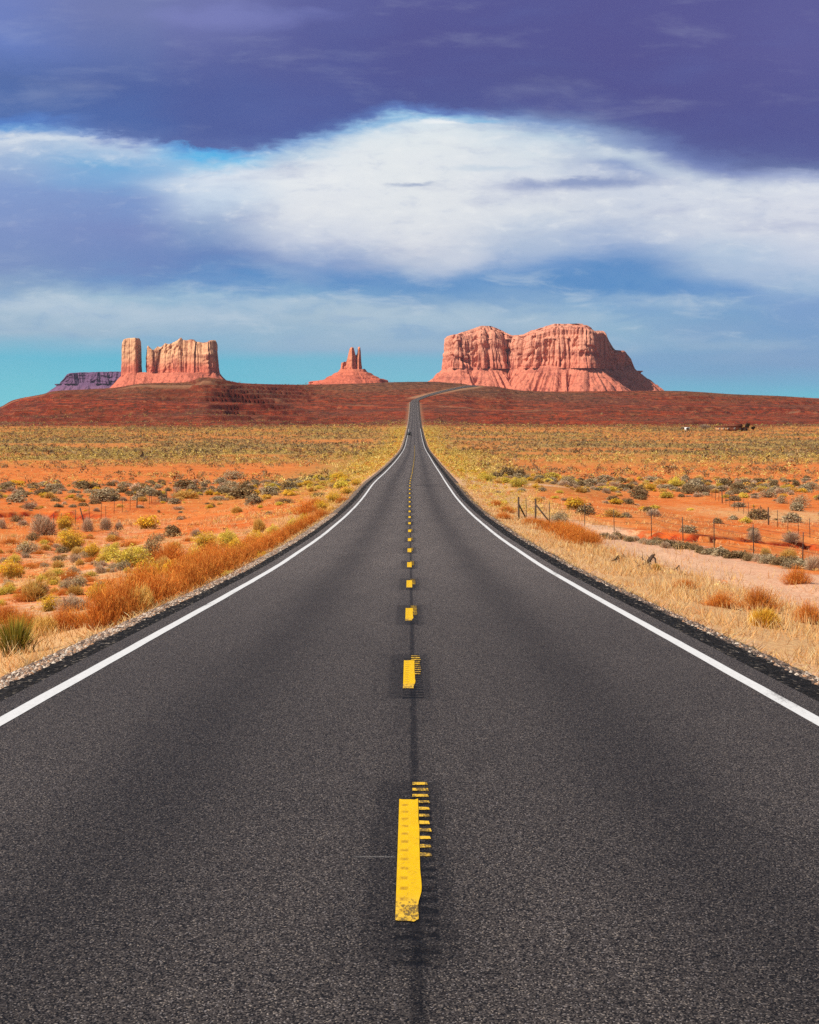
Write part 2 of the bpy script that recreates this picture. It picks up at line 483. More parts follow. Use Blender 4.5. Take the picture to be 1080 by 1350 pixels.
def obj(name, me, m=None, parent=None, loc=None):
    o = bpy.data.objects.new(name, me)
    C.objects.link(o)
    if m is not None and me is not None and not me.materials:
        me.materials.append(m)
    if parent is not None:
        o.parent = parent
    if loc is not None:
        o.location = loc
    return o


def tag(o, label, cat, group=None, kind=None):
    if label:
        o['label'] = label
    if cat:
        o['category'] = cat
    if group:
        o['group'] = group
    if kind:
        o['kind'] = kind
    return o


def empty(name, loc, rz=0.0, scale=None):
    o = bpy.data.objects.new(name, None)
    o.empty_display_size = 0.2
    C.objects.link(o)
    o.location = loc
    o.rotation_euler = (0, 0, rz)
    if scale:
        o.scale = scale
    return o


class MB:
    """collects boxes, tubes and lofts into one mesh"""
    def __init__(self):
        self.v = []; self.f3 = []; self.f4 = []; self.n = 0

    def add(self, v, f):
        v = np.asarray(v, float); f = np.asarray(f, int) + self.n
        self.v.append(v); self.n += len(v)
        (self.f4 if f.shape[1] == 4 else self.f3).append(f)

    def box(self, c, s, taper=(1, 1), rz=0.0, shift=(0, 0)):
        x, y, z = s[0] / 2, s[1] / 2, s[2] / 2
        v = []
        for k, (tx, ty) in ((-1, (1, 1)), (1, taper)):
            for a, b in ((-1, -1), (1, -1), (1, 1), (-1, 1)):
                px, py = a * x * tx + (shift[0] if k > 0 else 0), b * y * ty + (shift[1] if k > 0 else 0)
                v.append((px * math.cos(rz) - py * math.sin(rz) + c[0], px * math.sin(rz) + py * math.cos(rz) + c[1], k * z + c[2]))
        self.add(v, [(0, 3, 2, 1), (4, 5, 6, 7), (0, 1, 5, 4), (1, 2, 6, 5), (2, 3, 7, 6), (3, 0, 4, 7)])

    def tube(self, pts, rad, n=6):
        pts = np.asarray(pts, float)
        rad = np.broadcast_to(rad, (len(pts),))
        rings = []
        for i, p in enumerate(pts):
            d = pts[min(i + 1, len(pts) - 1)] - pts[max(i - 1, 0)]
            d = d / (np.linalg.norm(d) + 1e-9)
            a = np.cross(d, (0, 0, 1) if abs(d[2]) < 0.9 else (1, 0, 0))
            a /= np.linalg.norm(a); b = np.cross(d, a)
            th = np.arange(n) / n * 2 * math.pi
            rings.append(p + rad[i] * (np.cos(th)[:, None] * a + np.sin(th)[:, None] * b))
        v = np.concatenate(rings)
        f = []
        for i in range(len(pts) - 1):
            for k in range(n):
                f.append((i * n + k, i * n + (k + 1) % n, (i + 1) * n + (k + 1) % n, (i + 1) * n + k))
        self.add(v, f)
        for base, rev in ((0, True), ((len(pts) - 1) * n, False)):
            cidx = [base + k for k in range(n)]
            tri = [(cidx[0], cidx[k], cidx[k + 1]) for k in range(1, n - 1)]
            self.add(np.zeros((0, 3)), [t[::-1] if rev else t for t in tri]) if False else self.f3.append(np.array([t[::-1] if rev else t for t in tri]) + self.n - len(v))

    def mesh(self, name, smooth=False):
        fs = []
        if self.f4:
            fs.append(np.concatenate(self.f4))
        if self.f3:
            fs.append(np.concatenate(self.f3))
        return mesh_np(name, np.concatenate(self.v), fs, smooth=smooth)


# ------------------------------------------------------------------ materials of the setting
def ground_material():
    m, n = mat("red_sand")
    pos = n.n('ShaderNodeNewGeometry').outputs['Position']
    za = n.n('ShaderNodeSeparateColor', {0: n.attr("zone_a").outputs['Color']})
    zb = n.n('ShaderNodeSeparateColor', {0: n.attr("zone_b").outputs['Color']})
    straw, pale, hill = za.outputs
    olive, bank, pale_dirt = zb.outputs
    n1 = n.noise(pos, 0.09, 5, 0.6)
    n2 = n.noise(pos, 1.3, 5, 0.65)
    n3 = n.noise(pos, 9.0, 4, 0.7)
    k = 0.95
    c = n.mix(n.ss(n1, 0.35, 0.65), L(236, 136, 64, k), L(224, 112, 46, k))
    c = n.mix(n.ss(n2, 0.46, 0.68, 0, 0.6), c, L(240, 164, 98, k))
    n4 = n.noise(pos, 0.42, 5, 0.7)
    c = n.mix(n.ss(n4, 0.54, 0.72, 0, 0.65), c, L(200, 80, 34, k))
    c = n.mix(n.ss(n4, 0.46, 0.32, 0, 0.55), c, L(238, 172, 112, k))
    c = n.mix(n.ss(n3, 0.52, 0.7, 0, 0.55), c, L(168, 76, 40, k))
    c = n.mix(n.m('MULTIPLY', olive, n.ss(n2, 0.2, 0.5)), c, L(178, 146, 82, k))
    c = n.mix(n.m('MULTIPLY', bank, n.ss(n2, 0.3, 0.6, 0.75, 1.0)), c, n.mix(n.ss(n2, 0.42, 0.6), L(190, 60, 26, k), L(120, 30, 14, k)))
    # dry straw litter and pale packed earth
    sm = n.ss(n.m('ADD', straw, n.m('MULTIPLY', n.m('SUBTRACT', n2, 0.5), 1.3)), 0.25, 0.75)
    strawc = n.mix(n.ss(n3, 0.4, 0.65), L(236, 192, 136, k), L(206, 144, 92, k))
    c = n.mix(sm, c, strawc)
    pm = n.ss(n.m('ADD', pale, n.m('MULTIPLY', n.m('SUBTRACT', n2, 0.5), 0.9)), 0.25, 0.8)
    c = n.mix(n.m('MULTIPLY', pm, 0.85), c, n.mix(n.ss(n3, 0.42, 0.62), L(238, 196, 162, k), L(214, 156, 122, k)))
    # layered red hills, cloud shadow partly painted into their dark rock reds
    sp = n.n('ShaderNodeSeparateXYZ', {0: pos})
    zz = n.m('ADD', sp.outputs[2], n.m('MULTIPLY', n.m('SUBTRACT', n.noise(pos, 0.012, 4, 0.6), 0.5), 9.0))
    lay = n.noise(n.n('ShaderNodeCombineXYZ', {0: n.m('MULTIPLY', sp.outputs[0], 0.0022), 1: 0.0, 2: n.m('MULTIPLY', zz, 0.34)}).outputs[0], 1.0, 6, 0.65)
    hc = n.ramp(lay, [(0.25, L(108, 46, 32, .95)), (0.36, L(162, 66, 38, .95)), (0.44, L(112, 48, 34, .95)), (0.49, L(182, 76, 42, .95)), (0.54, L(92, 42, 34, .95)), (0.60, L(170, 82, 50, .95)), (0.66, L(112, 58, 44, .95)), (0.78, L(186, 128, 94, .95))])
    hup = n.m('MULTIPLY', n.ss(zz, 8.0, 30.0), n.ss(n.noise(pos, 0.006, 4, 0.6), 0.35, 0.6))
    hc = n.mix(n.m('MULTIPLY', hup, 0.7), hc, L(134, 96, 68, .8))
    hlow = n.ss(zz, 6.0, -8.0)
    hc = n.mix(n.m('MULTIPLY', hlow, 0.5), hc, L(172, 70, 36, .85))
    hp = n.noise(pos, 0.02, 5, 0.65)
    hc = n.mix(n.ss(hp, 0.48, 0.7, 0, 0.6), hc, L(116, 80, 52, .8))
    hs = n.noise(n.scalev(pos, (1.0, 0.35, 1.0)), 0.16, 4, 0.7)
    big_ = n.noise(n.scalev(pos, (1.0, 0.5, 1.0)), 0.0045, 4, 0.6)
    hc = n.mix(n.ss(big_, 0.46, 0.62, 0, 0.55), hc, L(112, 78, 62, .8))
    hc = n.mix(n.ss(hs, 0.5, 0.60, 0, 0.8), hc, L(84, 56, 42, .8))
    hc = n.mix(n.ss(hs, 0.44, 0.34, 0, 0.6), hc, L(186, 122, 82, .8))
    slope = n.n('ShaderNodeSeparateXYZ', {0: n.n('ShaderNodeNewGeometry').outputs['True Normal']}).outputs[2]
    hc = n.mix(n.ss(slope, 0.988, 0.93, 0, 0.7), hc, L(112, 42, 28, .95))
    hc = n.mix(pale_dirt, hc, L(200, 150, 112, .8))
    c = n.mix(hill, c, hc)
    b = n.m('ADD', n.m('MULTIPLY', n2, 1.0), n.m('MULTIPLY', n3, 0.35))
    finish(n, c, 0.95, 0.1, b, 0.55, 0.12)
    return m


def road_material():
    m, n = mat("asphalt")
    lat = n.attr("lat").outputs['Fac']
    along = n.attr("along").outputs['Fac']
    p = n.n('ShaderNodeCombineXYZ', {0: lat, 1: along, 2: 0.0}).outputs[0]
    pg = n.scalev(p, (1.0, 0.5, 1.0))
    vor = n.n('ShaderNodeTexVoronoi', {'Vector': pg, 'Scale': 140.0}, feature='F1', voronoi_dimensions='2D')
    rnd = n.n('ShaderNodeSeparateColor', {0: vor.outputs['Color']})
    nf = n.noise(pg, 105.0, 3, 0.7)
    nm = n.noise(p, 6.0, 4, 0.65)
    nl = n.noise(n.scalev(p, (0.9, 0.12, 1.0)), 0.9, 4, 0.6)
    base = n.mix(n.ss(rnd.outputs[0], 0.15, 0.95), (0.010, 0.0082, 0.0072, 1), (0.106, 0.087, 0.076, 1))
    chip = n.m('MULTIPLY', n.ss(rnd.outputs[1], 0.80, 0.95), n.ss(nf, 0.40, 0.55))
    base = n.mix(chip, base, n.mix(rnd.outputs[2], (0.40, 0.32, 0.25, 1), (0.28, 0.25, 0.25, 1)))
    base = n.mix(n.ss(nf, 0.5, 0.3, 0, 0.75), base, (0.010, 0.009, 0.010, 1))
    al = n.m('ABSOLUTE', lat)
    mid = n.m('SUBTRACT', al, 1.75)
    band = n.m('POWER', 2.718, n.m('MULTIPLY', n.m('MULTIPLY', mid, mid), -3.2))        # oil-dark strip in each lane's middle
    gain = n.m('MULTIPLY_ADD', band, -0.36, 1.04)
    gain = n.m('MULTIPLY', gain, n.m('MULTIPLY_ADD', nl, 0.55, 0.72))
    gain = n.m('MULTIPLY', gain, n.m('MULTIPLY_ADD', nm, 0.3, 0.85))
    # paler with distance: grazing sky sheen painted into the asphalt colour
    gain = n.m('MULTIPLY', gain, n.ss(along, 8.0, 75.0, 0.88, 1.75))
    # black seal along the joint and round each dash (period 12.19 m)
    wob = n.m('MULTIPLY', n.m('SUBTRACT', n.noise(p, 1.2, 3, 0.6), 0.5), 0.05)
    seam = n.ss(n.m('ABSOLUTE', n.m('ADD', n.m('SUBTRACT', lat, 0.035), wob)), 0.045, 0.012)
    wide = n.ss(n.m('ABSOLUTE', lat), 0.32, 0.05, 0, 0.35)
    ph = n.m('SUBTRACT', n.m('MODULO', n.m('ADD', along, 5.815), 12.19), 6.095)          # 0 at a dash's middle
    seal = n.m('MULTIPLY', n.ss(n.m('ABSOLUTE', n.m('ADD', lat, wob)), 0.25, 0.20), n.ss(n.m('ABSOLUTE', n.m('ADD', ph, n.m('MULTIPLY', wob, 3.0))), 3.0, 2.9))
    seal2 = n.m('MULTIPLY', n.ss(n.m('ABSOLUTE', lat), 0.42, 0.38), n.ss(n.m('ABSOLUTE', ph), 3.3, 3.2))
    # milled rumble grooves
    gph = n.m('ABSOLUTE', n.m('SUBTRACT', n.m('FRACT', n.m('MULTIPLY', along, 1 / 0.30)), 0.5))
    glat = n.m('MULTIPLY', n.ss(lat, -0.075, -0.06), n.ss(lat, 0.155, 0.135))
    grv = n.m('MULTIPLY', n.m('MULTIPLY', n.ss(n.m('ADD', gph, n.m('MULTIPLY', n.m('SUBTRACT', n.noise(p, 16.0, 4, 0.75), 0.5), 0.5)), 0.36, 0.20), glat), n.m('MULTIPLY', n.ss(ph, -3.1, -3.0), n.ss(ph, 2.4, 2.3)))
    grvn = n.m('MULTIPLY', grv, n.m('MULTIPLY', n.ss(nf, 0.25, 0.5), n.ss(n.noise(p, 7.0, 4, 0.7), 0.36, 0.56)))
    dk = n.m('MULTIPLY', seam, n.ss(n.noise(p, 2.5, 4, 0.7), 0.25, 0.45))
    gain = n.m('MULTIPLY', gain, n.m('SUBTRACT', 1.0, n.m('MULTIPLY', dk, 0.6)))
    gain = n.m('MULTIPLY', gain, n.m('SUBTRACT', 1.0, n.m('MULTIPLY', wide, 0.5)))
    gain = n.m('MULTIPLY', gain, n.m('SUBTRACT', 1.0, n.m('MULTIPLY', seal, 0.30)))
    gain = n.m('MULTIPLY', gain, n.m('SUBTRACT', 1.0, n.m('MULTIPLY', seal2, 0.10)))
    gain = n.m('MULTIPLY', gain, n.m('SUBTRACT', 1.0, n.m('MULTIPLY', grvn, 0.85)))
    # tar-filled cross cracks
    for yy, x0, x1, w in ((118.0, -0.2, 3.4, 0.35), (124.0, -3.4, 0.1, 0.3), (210.0, 0.2, 2.6, 1.6), (214.0, 0.9, 3.2, 1.2), (206.0, 1.2, 3.3, 0.9), (360.0, 0.4, 3.2, 2.5), (64.0, 1.5, 3.5, 0.12), (46.0, -3.2, -1.2, 0.10)):
        dd = n.m('ABSOLUTE', n.m('SUBTRACT', n.m('ADD', along, n.m('MULTIPLY', n.m('SUBTRACT', nm, 0.5), w * 2)), yy))
        cr = n.m('MULTIPLY', n.ss(dd, w, w * 0.4), n.m('MULTIPLY', n.ss(lat, x0, x0 + 0.4), n.ss(lat, x1, x1 - 0.4)))
        gain = n.m('MULTIPLY', gain, n.m('SUBTRACT', 1.0, n.m('MULTIPLY', cr, 0.45)))
    # a pale scuff line across the lane by the first dash
    sc = n.m('MULTIPLY', n.ss(n.m('ABSOLUTE', n.m('SUBTRACT', along, 12.25)), 0.03, 0.008), n.m('MULTIPLY', n.ss(lat, -0.34, -0.28), n.ss(lat, -0.07, -0.10)))
    col = n.mix(1.0, base, n.n('ShaderNodeCombineColor', {0: gain, 1: gain, 2: gain}).outputs[0], 'MULTIPLY')
    col = n.mix(n.m('MULTIPLY', sc, n.ss(nf, 0.4, 0.55, 0, 0.6)), col, (0.3, 0.28, 0.26, 1))
    bh = n.m('SUBTRACT', n.m('SUBTRACT', n.m('MULTIPLY', rnd.outputs[0], 0.006), n.m('MULTIPLY', vor.outputs['Distance'], 0.4)), n.m('MULTIPLY', grvn, 1.5))
    finish(n, col, 0.7, 0.16, bh, 0.5, 0.006)
    return m


def paint_material(name, col, worn, wear_amt):
    m, n = mat(name)
    tc_ = n.n('ShaderNodeNewGeometry').outputs['Position']
    st = n.scalev(tc_, (1.0, 0.22, 1.0))
    nf = n.noise(st, 80.0, 3, 0.7)
    nm = n.noise(st, 22.0, 4, 0.7)
    w = n.attr("wear").outputs['Fac']
    f = n.ss(n.m('ADD', n.m('ADD', n.m('MULTIPLY', nm, 0.5), n.m('MULTIPLY', nf, 0.5)), n.m('MULTIPLY', w, 0.28)), 0.62, 0.72, 0, wear_amt)
    c = n.mix(n.ss(nm, 0.35, 0.7), col, tuple(x * 0.9 for x in col[:3]) + (1,))
    c = n.mix(n.m('MULTIPLY', w, 0.75), c, worn)
    if "yellow" in name:
        # browner dots at the spacing of the milled grooves
        xy = n.n('ShaderNodeSeparateXYZ', {0: tc_})
        gp = n.m('ABSOLUTE', n.m('SUBTRACT', n.m('FRACT', n.m('MULTIPLY', xy.outputs[1], 1 / 0.30)), 0.5))
        gx = n.ss(n.m('ABSOLUTE', n.m('ADD', xy.outputs[0], 0.028)), 0.03, 0.012)
        c = n.mix(n.m('MULTIPLY', n.m('MULTIPLY', n.ss(gp, 0.22, 0.08), gx), n.ss(nf, 0.3, 0.6, 0.2, 0.75)), c, (0.42, 0.21, 0.02, 1))
        crk = n.n('ShaderNodeTexVoronoi', {'Vector': tc_, 'Scale': 9.0}, feature='DISTANCE_TO_EDGE')
        c = n.mix(n.m('MULTIPLY', n.ss(crk.outputs[0], 0.02, 0.005), n.ss(nm, 0.45, 0.6, 0, .5)), c, (0.25, 0.14, 0.03, 1))
    c = n.mix(f, c, (0.05, 0.04, 0.035, 1))
    finish(n, c, 0.7, 0.15, nf, 0.3, 0.004)
    return m


def tint_material(name, rough=0.85, spec=0.15, trans=0.0):
    """colour comes from the mesh's own per-blade tint"""
    m, n = mat(name)
    c = n.attr("tint").outputs['Color']
    oi = n.n('ShaderNodeObjectInfo').outputs['Random']
    c = n.mix(0.35, c, n.mix(oi, (0.55, 0.5, 0.45, 1), (1.35, 1.3, 1.25, 1)), 'MULTIPLY')
    p = n.n('ShaderNodeBsdfPrincipled', {'Base Color': c, 'Roughness': rough, 'Specular IOR Level': spec})
    out = p.outputs[0]
    if trans:
        t = n.n('ShaderNodeBsdfTranslucent', {'Color': c})
        out = n.n('ShaderNodeMixShader', {0: trans, 1: out, 2: t.outputs[0]}).outputs[0]
    n.n('ShaderNodeOutputMaterial', {0: out})
    return m


def plain(name, col, rough=0.6, spec=0.3, metallic=0.0, vary=0.25, scale=6.0):
    m, n = mat(name)
    tc_ = n.n('ShaderNodeTexCoord').outputs['Object']
    f = n.noise(tc_, scale, 4, 0.65)
    c = n.mix(n.ss(f, 0.3, 0.7), tuple(x * (1 - vary) for x in col[:3]) + (1,), tuple(min(1, x * (1 + vary)) for x in col[:3]) + (1,))
    finish(n, c, rough, spec, f, 0.2, 0.01, metallic)
    return m


def rock_material(name, lo, mid, hi, dark, z_lo, z_hi, band):
    m, n = mat(name)
    pos = n.n('ShaderNodeNewGeometry').outputs['Position']
    sp = n.n('ShaderNodeSeparateXYZ', {0: pos})
    wob = n.m('MULTIPLY', n.m('SUBTRACT', n.noise(pos, 0.012, 4, 0.6), 0.5), (z_hi - z_lo) * 0.22)
    t = n.n('ShaderNodeMapRange', {0: n.m('ADD', sp.outputs[2], wob), 1: z_lo, 2: z_hi}).outputs[0]
    c = n.ramp(t, [(0.0, lo), (0.42, mid), (0.62, hi), (1.0, hi)])
    lay = n.noise(n.n('ShaderNodeCombineXYZ', {0: n.m('MULTIPLY', sp.outputs[0], 0.004), 1: n.m('MULTIPLY', sp.outputs[1], 0.004), 2: n.m('MULTIPLY', sp.outputs[2], band)}).outputs[0], 1.0, 5, 0.65)
    c = n.mix(n.ss(lay, 0.5, 0.66, 0, 0.5), c, dark)
    vert = n.noise(n.scalev(pos, (1.0, 1.0, 0.10)), 0.085, 5, 0.65)
    vert2 = n.noise(n.scalev(pos, (1.0, 1.0, 0.07)), 0.22, 4, 0.6)
    c = n.mix(n.ss(vert, 0.52, 0.66, 0, 0.7), c, dark)
    c = n.mix(n.ss(vert2, 0.56, 0.68, 0, 0.6), c, tuple(x * 0.8 for x in dark[:3]) + (1,))
    f = n.noise(pos, 0.11, 4, 0.6)
    c = n.mix(n.ss(f, 0.35, 0.6, 0.22, 0), c, tuple(x * 0.55 for x in dark[:3]) + (1,))
    b = n.m('ADD', n.m('MULTIPLY', vert, 1.2), n.m('ADD', f, n.m('MULTIPLY', lay, 0.5)))
    finish(n, c, 0.95, 0.08, b, 0.7, 5.0)
    return m


M_ground = ground_material()
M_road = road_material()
M_white = paint_material("white_paint", (0.86, 0.85, 0.83, 1), (0.7, 0.68, 0.65, 1), 0.5)
M_yellow = paint_material("yellow_paint", (0.97, 0.57, 0.005, 1), (0.93, 0.56, 0.10, 1), 0.8)
M_leaf = tint_material("dry_leaves", trans=0.25)
M_blade = tint_material("dry_stems", trans=0.3)
M_far = tint_material("far_brush")
M_stone = tint_material("roadside_stones")


# ------------------------------------------------------------------ the ground: one sheet reaching the horizon
def build_ground():
    u_in = np.linspace(-0.205, 0.205, 520)
    u_out = 0.205 + np.geomspace(0.004, 2.4, 26)
    u = np.concatenate([-u_out[::-1], u_in, u_out])
    a = np.arange(-45, 10, 3.0)
    b = np.geomspace(40, 2940 + 30, 600) - 30
    c = np.geomspace(3100, 15500, 26)
    yy = np.concatenate([a, b, c])
    Y, Ug = np.meshgrid(yy, u, indexing='ij')
    X = Ug * (Y + 60)
    X = X + xc(Y)
    Z = H(X, Y)
    s = np.abs(X - xc(Y)); right = X > xc(Y)
    px = 540 + F * X / np.maximum(Y, 5)
    nz = fbm(X / 9, Y / 11, 70)
    nb = fbm(X / 45, Y / 60, 72)
    straw = np.where(right, sstep(15.5, 8.5, s + 2.0 * nz), np.maximum(sstep(12, 7, s + 1.6 * nz) * 0.8, .62 * sstep(30, 18, s) * sstep(175, 120, Y) * sstep(-.7, .3, nz))) * sstep(430, 240, Y)
    straw = np.maximum(straw, 0.5 * sstep(13, 6, s) * sstep(1500, 800, Y))
    # cream dry-grass film on the plain
    straw = np.maximum(straw, 0.62 * sstep(.1, .5, nb) * sstep(15, 25, s) * sstep(140, 190, Y) * sstep(420, 300, Y))
    pale = np.zeros_like(X)
    # the pale two-track beside the right fence, and the one on the left
    tr = np.interp(Y, [40, 67, 90, 110, 125, 145, 160], [13.0, 12.6, 11.6, 11.5, 10.6, 9.6, 8.5])
    pale = np.maximum(pale, np.where(right, sstep(3.6, 1.0, np.abs(s - tr)), 0) * sstep(165, 135, Y))
    tl = np.interp(Y, [100, 150, 200, 260], [20.5, 21.0, 21, 20])
    pale = np.maximum(pale, np.where(~right, sstep(3.4, 1.2, np.abs(s - tl)), 0) * sstep(110, 130, Y) * sstep(230, 170, Y) * 0.42)
    pale = np.maximum(pale, np.where(~right, .5 * sstep(-.1, .5, fbm(X / 6, Y / 9, 78)) * sstep(6, 9, s) * sstep(30, 20, s) * sstep(190, 130, Y), 0))
    pale = np.maximum(pale, sstep(7.0, 4.6, s) * 0.8)
    pale = np.maximum(pale, 0.9 * sstep(6, 3, np.abs(Y - 262)) * np.where(right, sstep(26, 12, s), 0))
    hill = sstep(1470, 1600, Y + 60 * nb + 30 * nz)
    olive = sstep(380, 640, Y) * (0.35 + 0.65 * sstep(-.3, .4, nb + 0.4 * fbm(X / 140, Y / 200, 77)))
    olive = np.maximum(olive, sstep(30, 12, s) * sstep(180, 300, Y) * 0.9)
    bank = np.zeros_like(X)
    for pts, hgt, wid, e0, e1 in BANKS:
        Xw = X + 0.9 * fbm(X / 5, Y / 5, 31, 3); Yw = Y + 2.2 * fbm(X / 4, Y / 6, 33, 3)
        d = seg_dist(Xw, Yw, pts)
        bank = np.maximum(bank, sstep(1.0, 0.1, d) * sstep(-2.4, -1.2, d) * sstep(e0[0], e0[1], X) * sstep(e1[1], e1[0], X))
    # faint dirt tracks crossing the hillside, pale road cut at the bend
    pale_dirt = 0.55 * sstep(7, 2, np.abs(Y - (2215 + 25 * fbm(X / 150, Y * 0 + 3, 80)))) * sstep(700, 500, np.abs(X))
    bx = np.interp(Y, [2300, 2400, 2700], [5.3, 6.0, 86])
    pale_dirt = np.maximum(pale_dirt, 0.8 * sstep(12, 6, np.abs(X - bx)) * sstep(2360, 2420, Y) * sstep(2720, 2690, Y))
    pale_dirt = np.maximum(pale_dirt, 0.5 * sstep(9, 5, s) * sstep(2330, 2300, Y))
    me = mesh_np("ground", np.stack([X, Y, Z], -1).reshape(-1, 3), grid_faces(len(yy), len(u)), smooth=True,
                 vattr={"zone_a": np.stack([straw, pale, hill], -1).reshape(-1, 3), "zone_b": np.stack([olive, bank, pale_dirt], -1).reshape(-1, 3)})
    o = obj("ground", me, M_ground)
    tag(o, "orange red desert sand and layered red hills reaching the horizon", "ground", kind="structure")


build_ground()

# ------------------------------------------------------------------ the road, its shoulders and paint
_yr1 = np.concatenate([np.arange(-40, 60, 1.0), np.geomspace(60, 2330, 260)])
_bend = []
for t in np.linspace(0, 1, 50)[1:]:
    # leaves the straight tangentially, then climbs away to the right over the crest
    y = 2330 + 430 * t
    _bend.append((5.4 + 0.2 * t + 96 * (t ** 1.35), y))
path = np.array([(float(xc(y)), y) for y in _yr1] + _bend)
_tan = np.gradient(path, axis=0)
_tan /= np.linalg.norm(_tan, axis=1)[:, None]
_nor = np.stack([_tan[:, 1], -_tan[:, 0]], -1)
_alo = np.concatenate([[0], np.cumsum(np.linalg.norm(np.diff(path, axis=0), axis=1))]) + path[0, 1]
n_str = len(_yr1)


def ribbon(l0, l1, dz, y0=-40, y1=1e9, n=2, fn=None):
    sel = np.where((path[:, 1] >= y0 - 1e-6) & (path[:, 1] <= y1 + 1e-6))[0]
    ls = np.linspace(l0, l1, n)
    P = path[sel][:, None, :] + _nor[sel][:, None, :] * ls[None, :, None]
    base = np.where(path[sel, 1] <= 2330, prof(path[sel, 1]), 0)[:, None] + 0 * ls[None, :]
    drape = H(P[..., 0], P[..., 1]) + 0.35
    k = sstep(2290, 2340, path[sel, 1])[:, None]
    z = base * (1 - k) + drape * k + dz - 0.00 * np.abs(ls)[None, :]
    V_ = np.concatenate([P, z[..., None]], -1)
    return V_.reshape(-1, 3), grid_faces(len(sel), n), np.repeat(_alo[sel], n), np.tile(ls, len(sel))


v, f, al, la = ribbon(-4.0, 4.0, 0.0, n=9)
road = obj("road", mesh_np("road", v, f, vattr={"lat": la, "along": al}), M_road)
tag(road, "straight two lane asphalt highway running down to the horizon", "road", kind="structure")
for side in (-1, 1):
    a0, a1 = sorted((side * 3.575, side * 3.725))
    v, f, al, la = ribbon(a0, a1, 0.004, y1=1400)
    v[:, 0] += 0.008 * fbm(al / 2.0, al * 0 + side, 90, 3)
    obj("edge_line", mesh_np("edge_line", v, f, vattr={"wear": 0.10 + 0.9 * sstep(.25, .75, fbm(al / 3.0, la * 40, 97 + side, 4))}), M_white, road)

NDASH = 70
for k in range(1, NDASH + 1):
    yc = 12.19 * k + 0.28
    hl = 2.06 if k == 1 else 1.9
    rows = np.linspace(yc - hl, yc + hl, 34 if k < 4 else 5)
    xl = -0.068 + float(xc(yc)); xr = 0.058 + float(xc(yc))
    ls = np.linspace(0, 1, 6 if k < 4 else 2)
    Xg, Yg = np.meshgrid(ls, rows)
    Xv = xl + (xr - xl) * Xg
    if k < 4:
        edge = 0.005 * fbm(rows * 1.6, rows * 0 + k, 94, 3)
        Xv = Xv + edge[:, None] * Xg
        Yg = Yg + 0.05 * fbm(Xv * 30, Xv * 0 + k, 95, 2) * (np.abs(Yg - yc) > hl - 0.05)
        Xv = Xv + Xg * (0.004 * np.exp(-((rows - yc + 1.0) / .35) ** 2) - 0.016 * sstep(yc - 1.2, yc - 1.75, rows))[:, None]
    Zv = prof(Yg) + 0.004
    wear = sstep(yc - hl + 0.75, yc - hl + 0.35, Yg) * 0.55
    vv = [np.stack([Xv, Yg, Zv], -1).reshape(-1, 3)]; ff = [grid_faces(len(rows), len(ls))]; ww = [wear.ravel()]
    if k < 9:
        # paint left on the ridges between the milled grooves, to the right of the dash's far half
        n0 = len(vv[0])
        yb = math.ceil((yc - 0.35) / 0.30) * 0.30
        i = 0
        while yb < yc + hl + 0.85:
            w_ = 0.058 + 0.016 * random.random()
            x1 = 0.125 + 0.014 * random.random()
            x0 = (0.060 if yb < yc + hl else 0.02) + float(xc(yc))
            q = np.array([(x0, yb - w_), (x1, yb - w_ * random.uniform(.6, 1.1)), (x1 - 0.006, yb + w_ * random.uniform(.6, 1)), (x0, yb + w_)])
            vv.append(np.column_stack([q, prof(q[:, 1]) + 0.005])); ff.append(np.array([[0, 1, 2, 3]]) + n0 + 4 * i)
            ww.append(np.full(4, random.uniform(.45, .8)))
            i += 1
            yb += 0.30
    me = mesh_np("centre_dash", np.concatenate(vv), [np.concatenate(ff)], vattr={"wear": np.concatenate(ww)})
    obj("centre_dash", me, M_yellow, road)


def shoulder_material():
    m, n = mat("tar_and_gravel")
    pos = n.n('ShaderNodeNewGeometry').outputs['Position']
    k = n.attr("gravel").outputs['Fac']
    vor = n.n('ShaderNodeTexVoronoi', {'Vector': pos, 'Scale': 22.0}, feature='F1')
    rnd = n.n('ShaderNodeSeparateColor', {0: vor.outputs['Color']})
    nf = n.noise(pos, 30, 4, 0.7)
    tar = n.mix(n.ss(rnd.outputs[0], 0.3, 0.95), (0.008, 0.0068, 0.006, 1), (0.036, 0.030, 0.027, 1))
    tar = n.mix(n.ss(rnd.outputs[1], 0.93, 0.98), tar, (0.30, 0.25, 0.20, 1))
    grv = n.ramp(rnd.outputs[0], [(0.0, L(120, 92, 76)), (0.4, L(190, 160, 136)), (0.7, L(150, 126, 110)), (1.0, L(222, 204, 186))])
    grv = n.mix(n.ss(vor.outputs['Distance'], 0.35, 0.7), grv, (0.06, 0.045, 0.035, 1))
    f = n.ss(n.m('ADD', k, n.m('MULTIPLY', n.m('SUBTRACT', n.noise(pos, 5.0, 4, 0.7), 0.5), 0.9)), 0.42, 0.58)
    c = n.mix(f, tar, grv)
    finish(n, c, 0.9, 0.2, n.m('ADD', n.m('SUBTRACT', nf, vor.outputs['Distance']), 0), 0.9, 0.05)
    return m


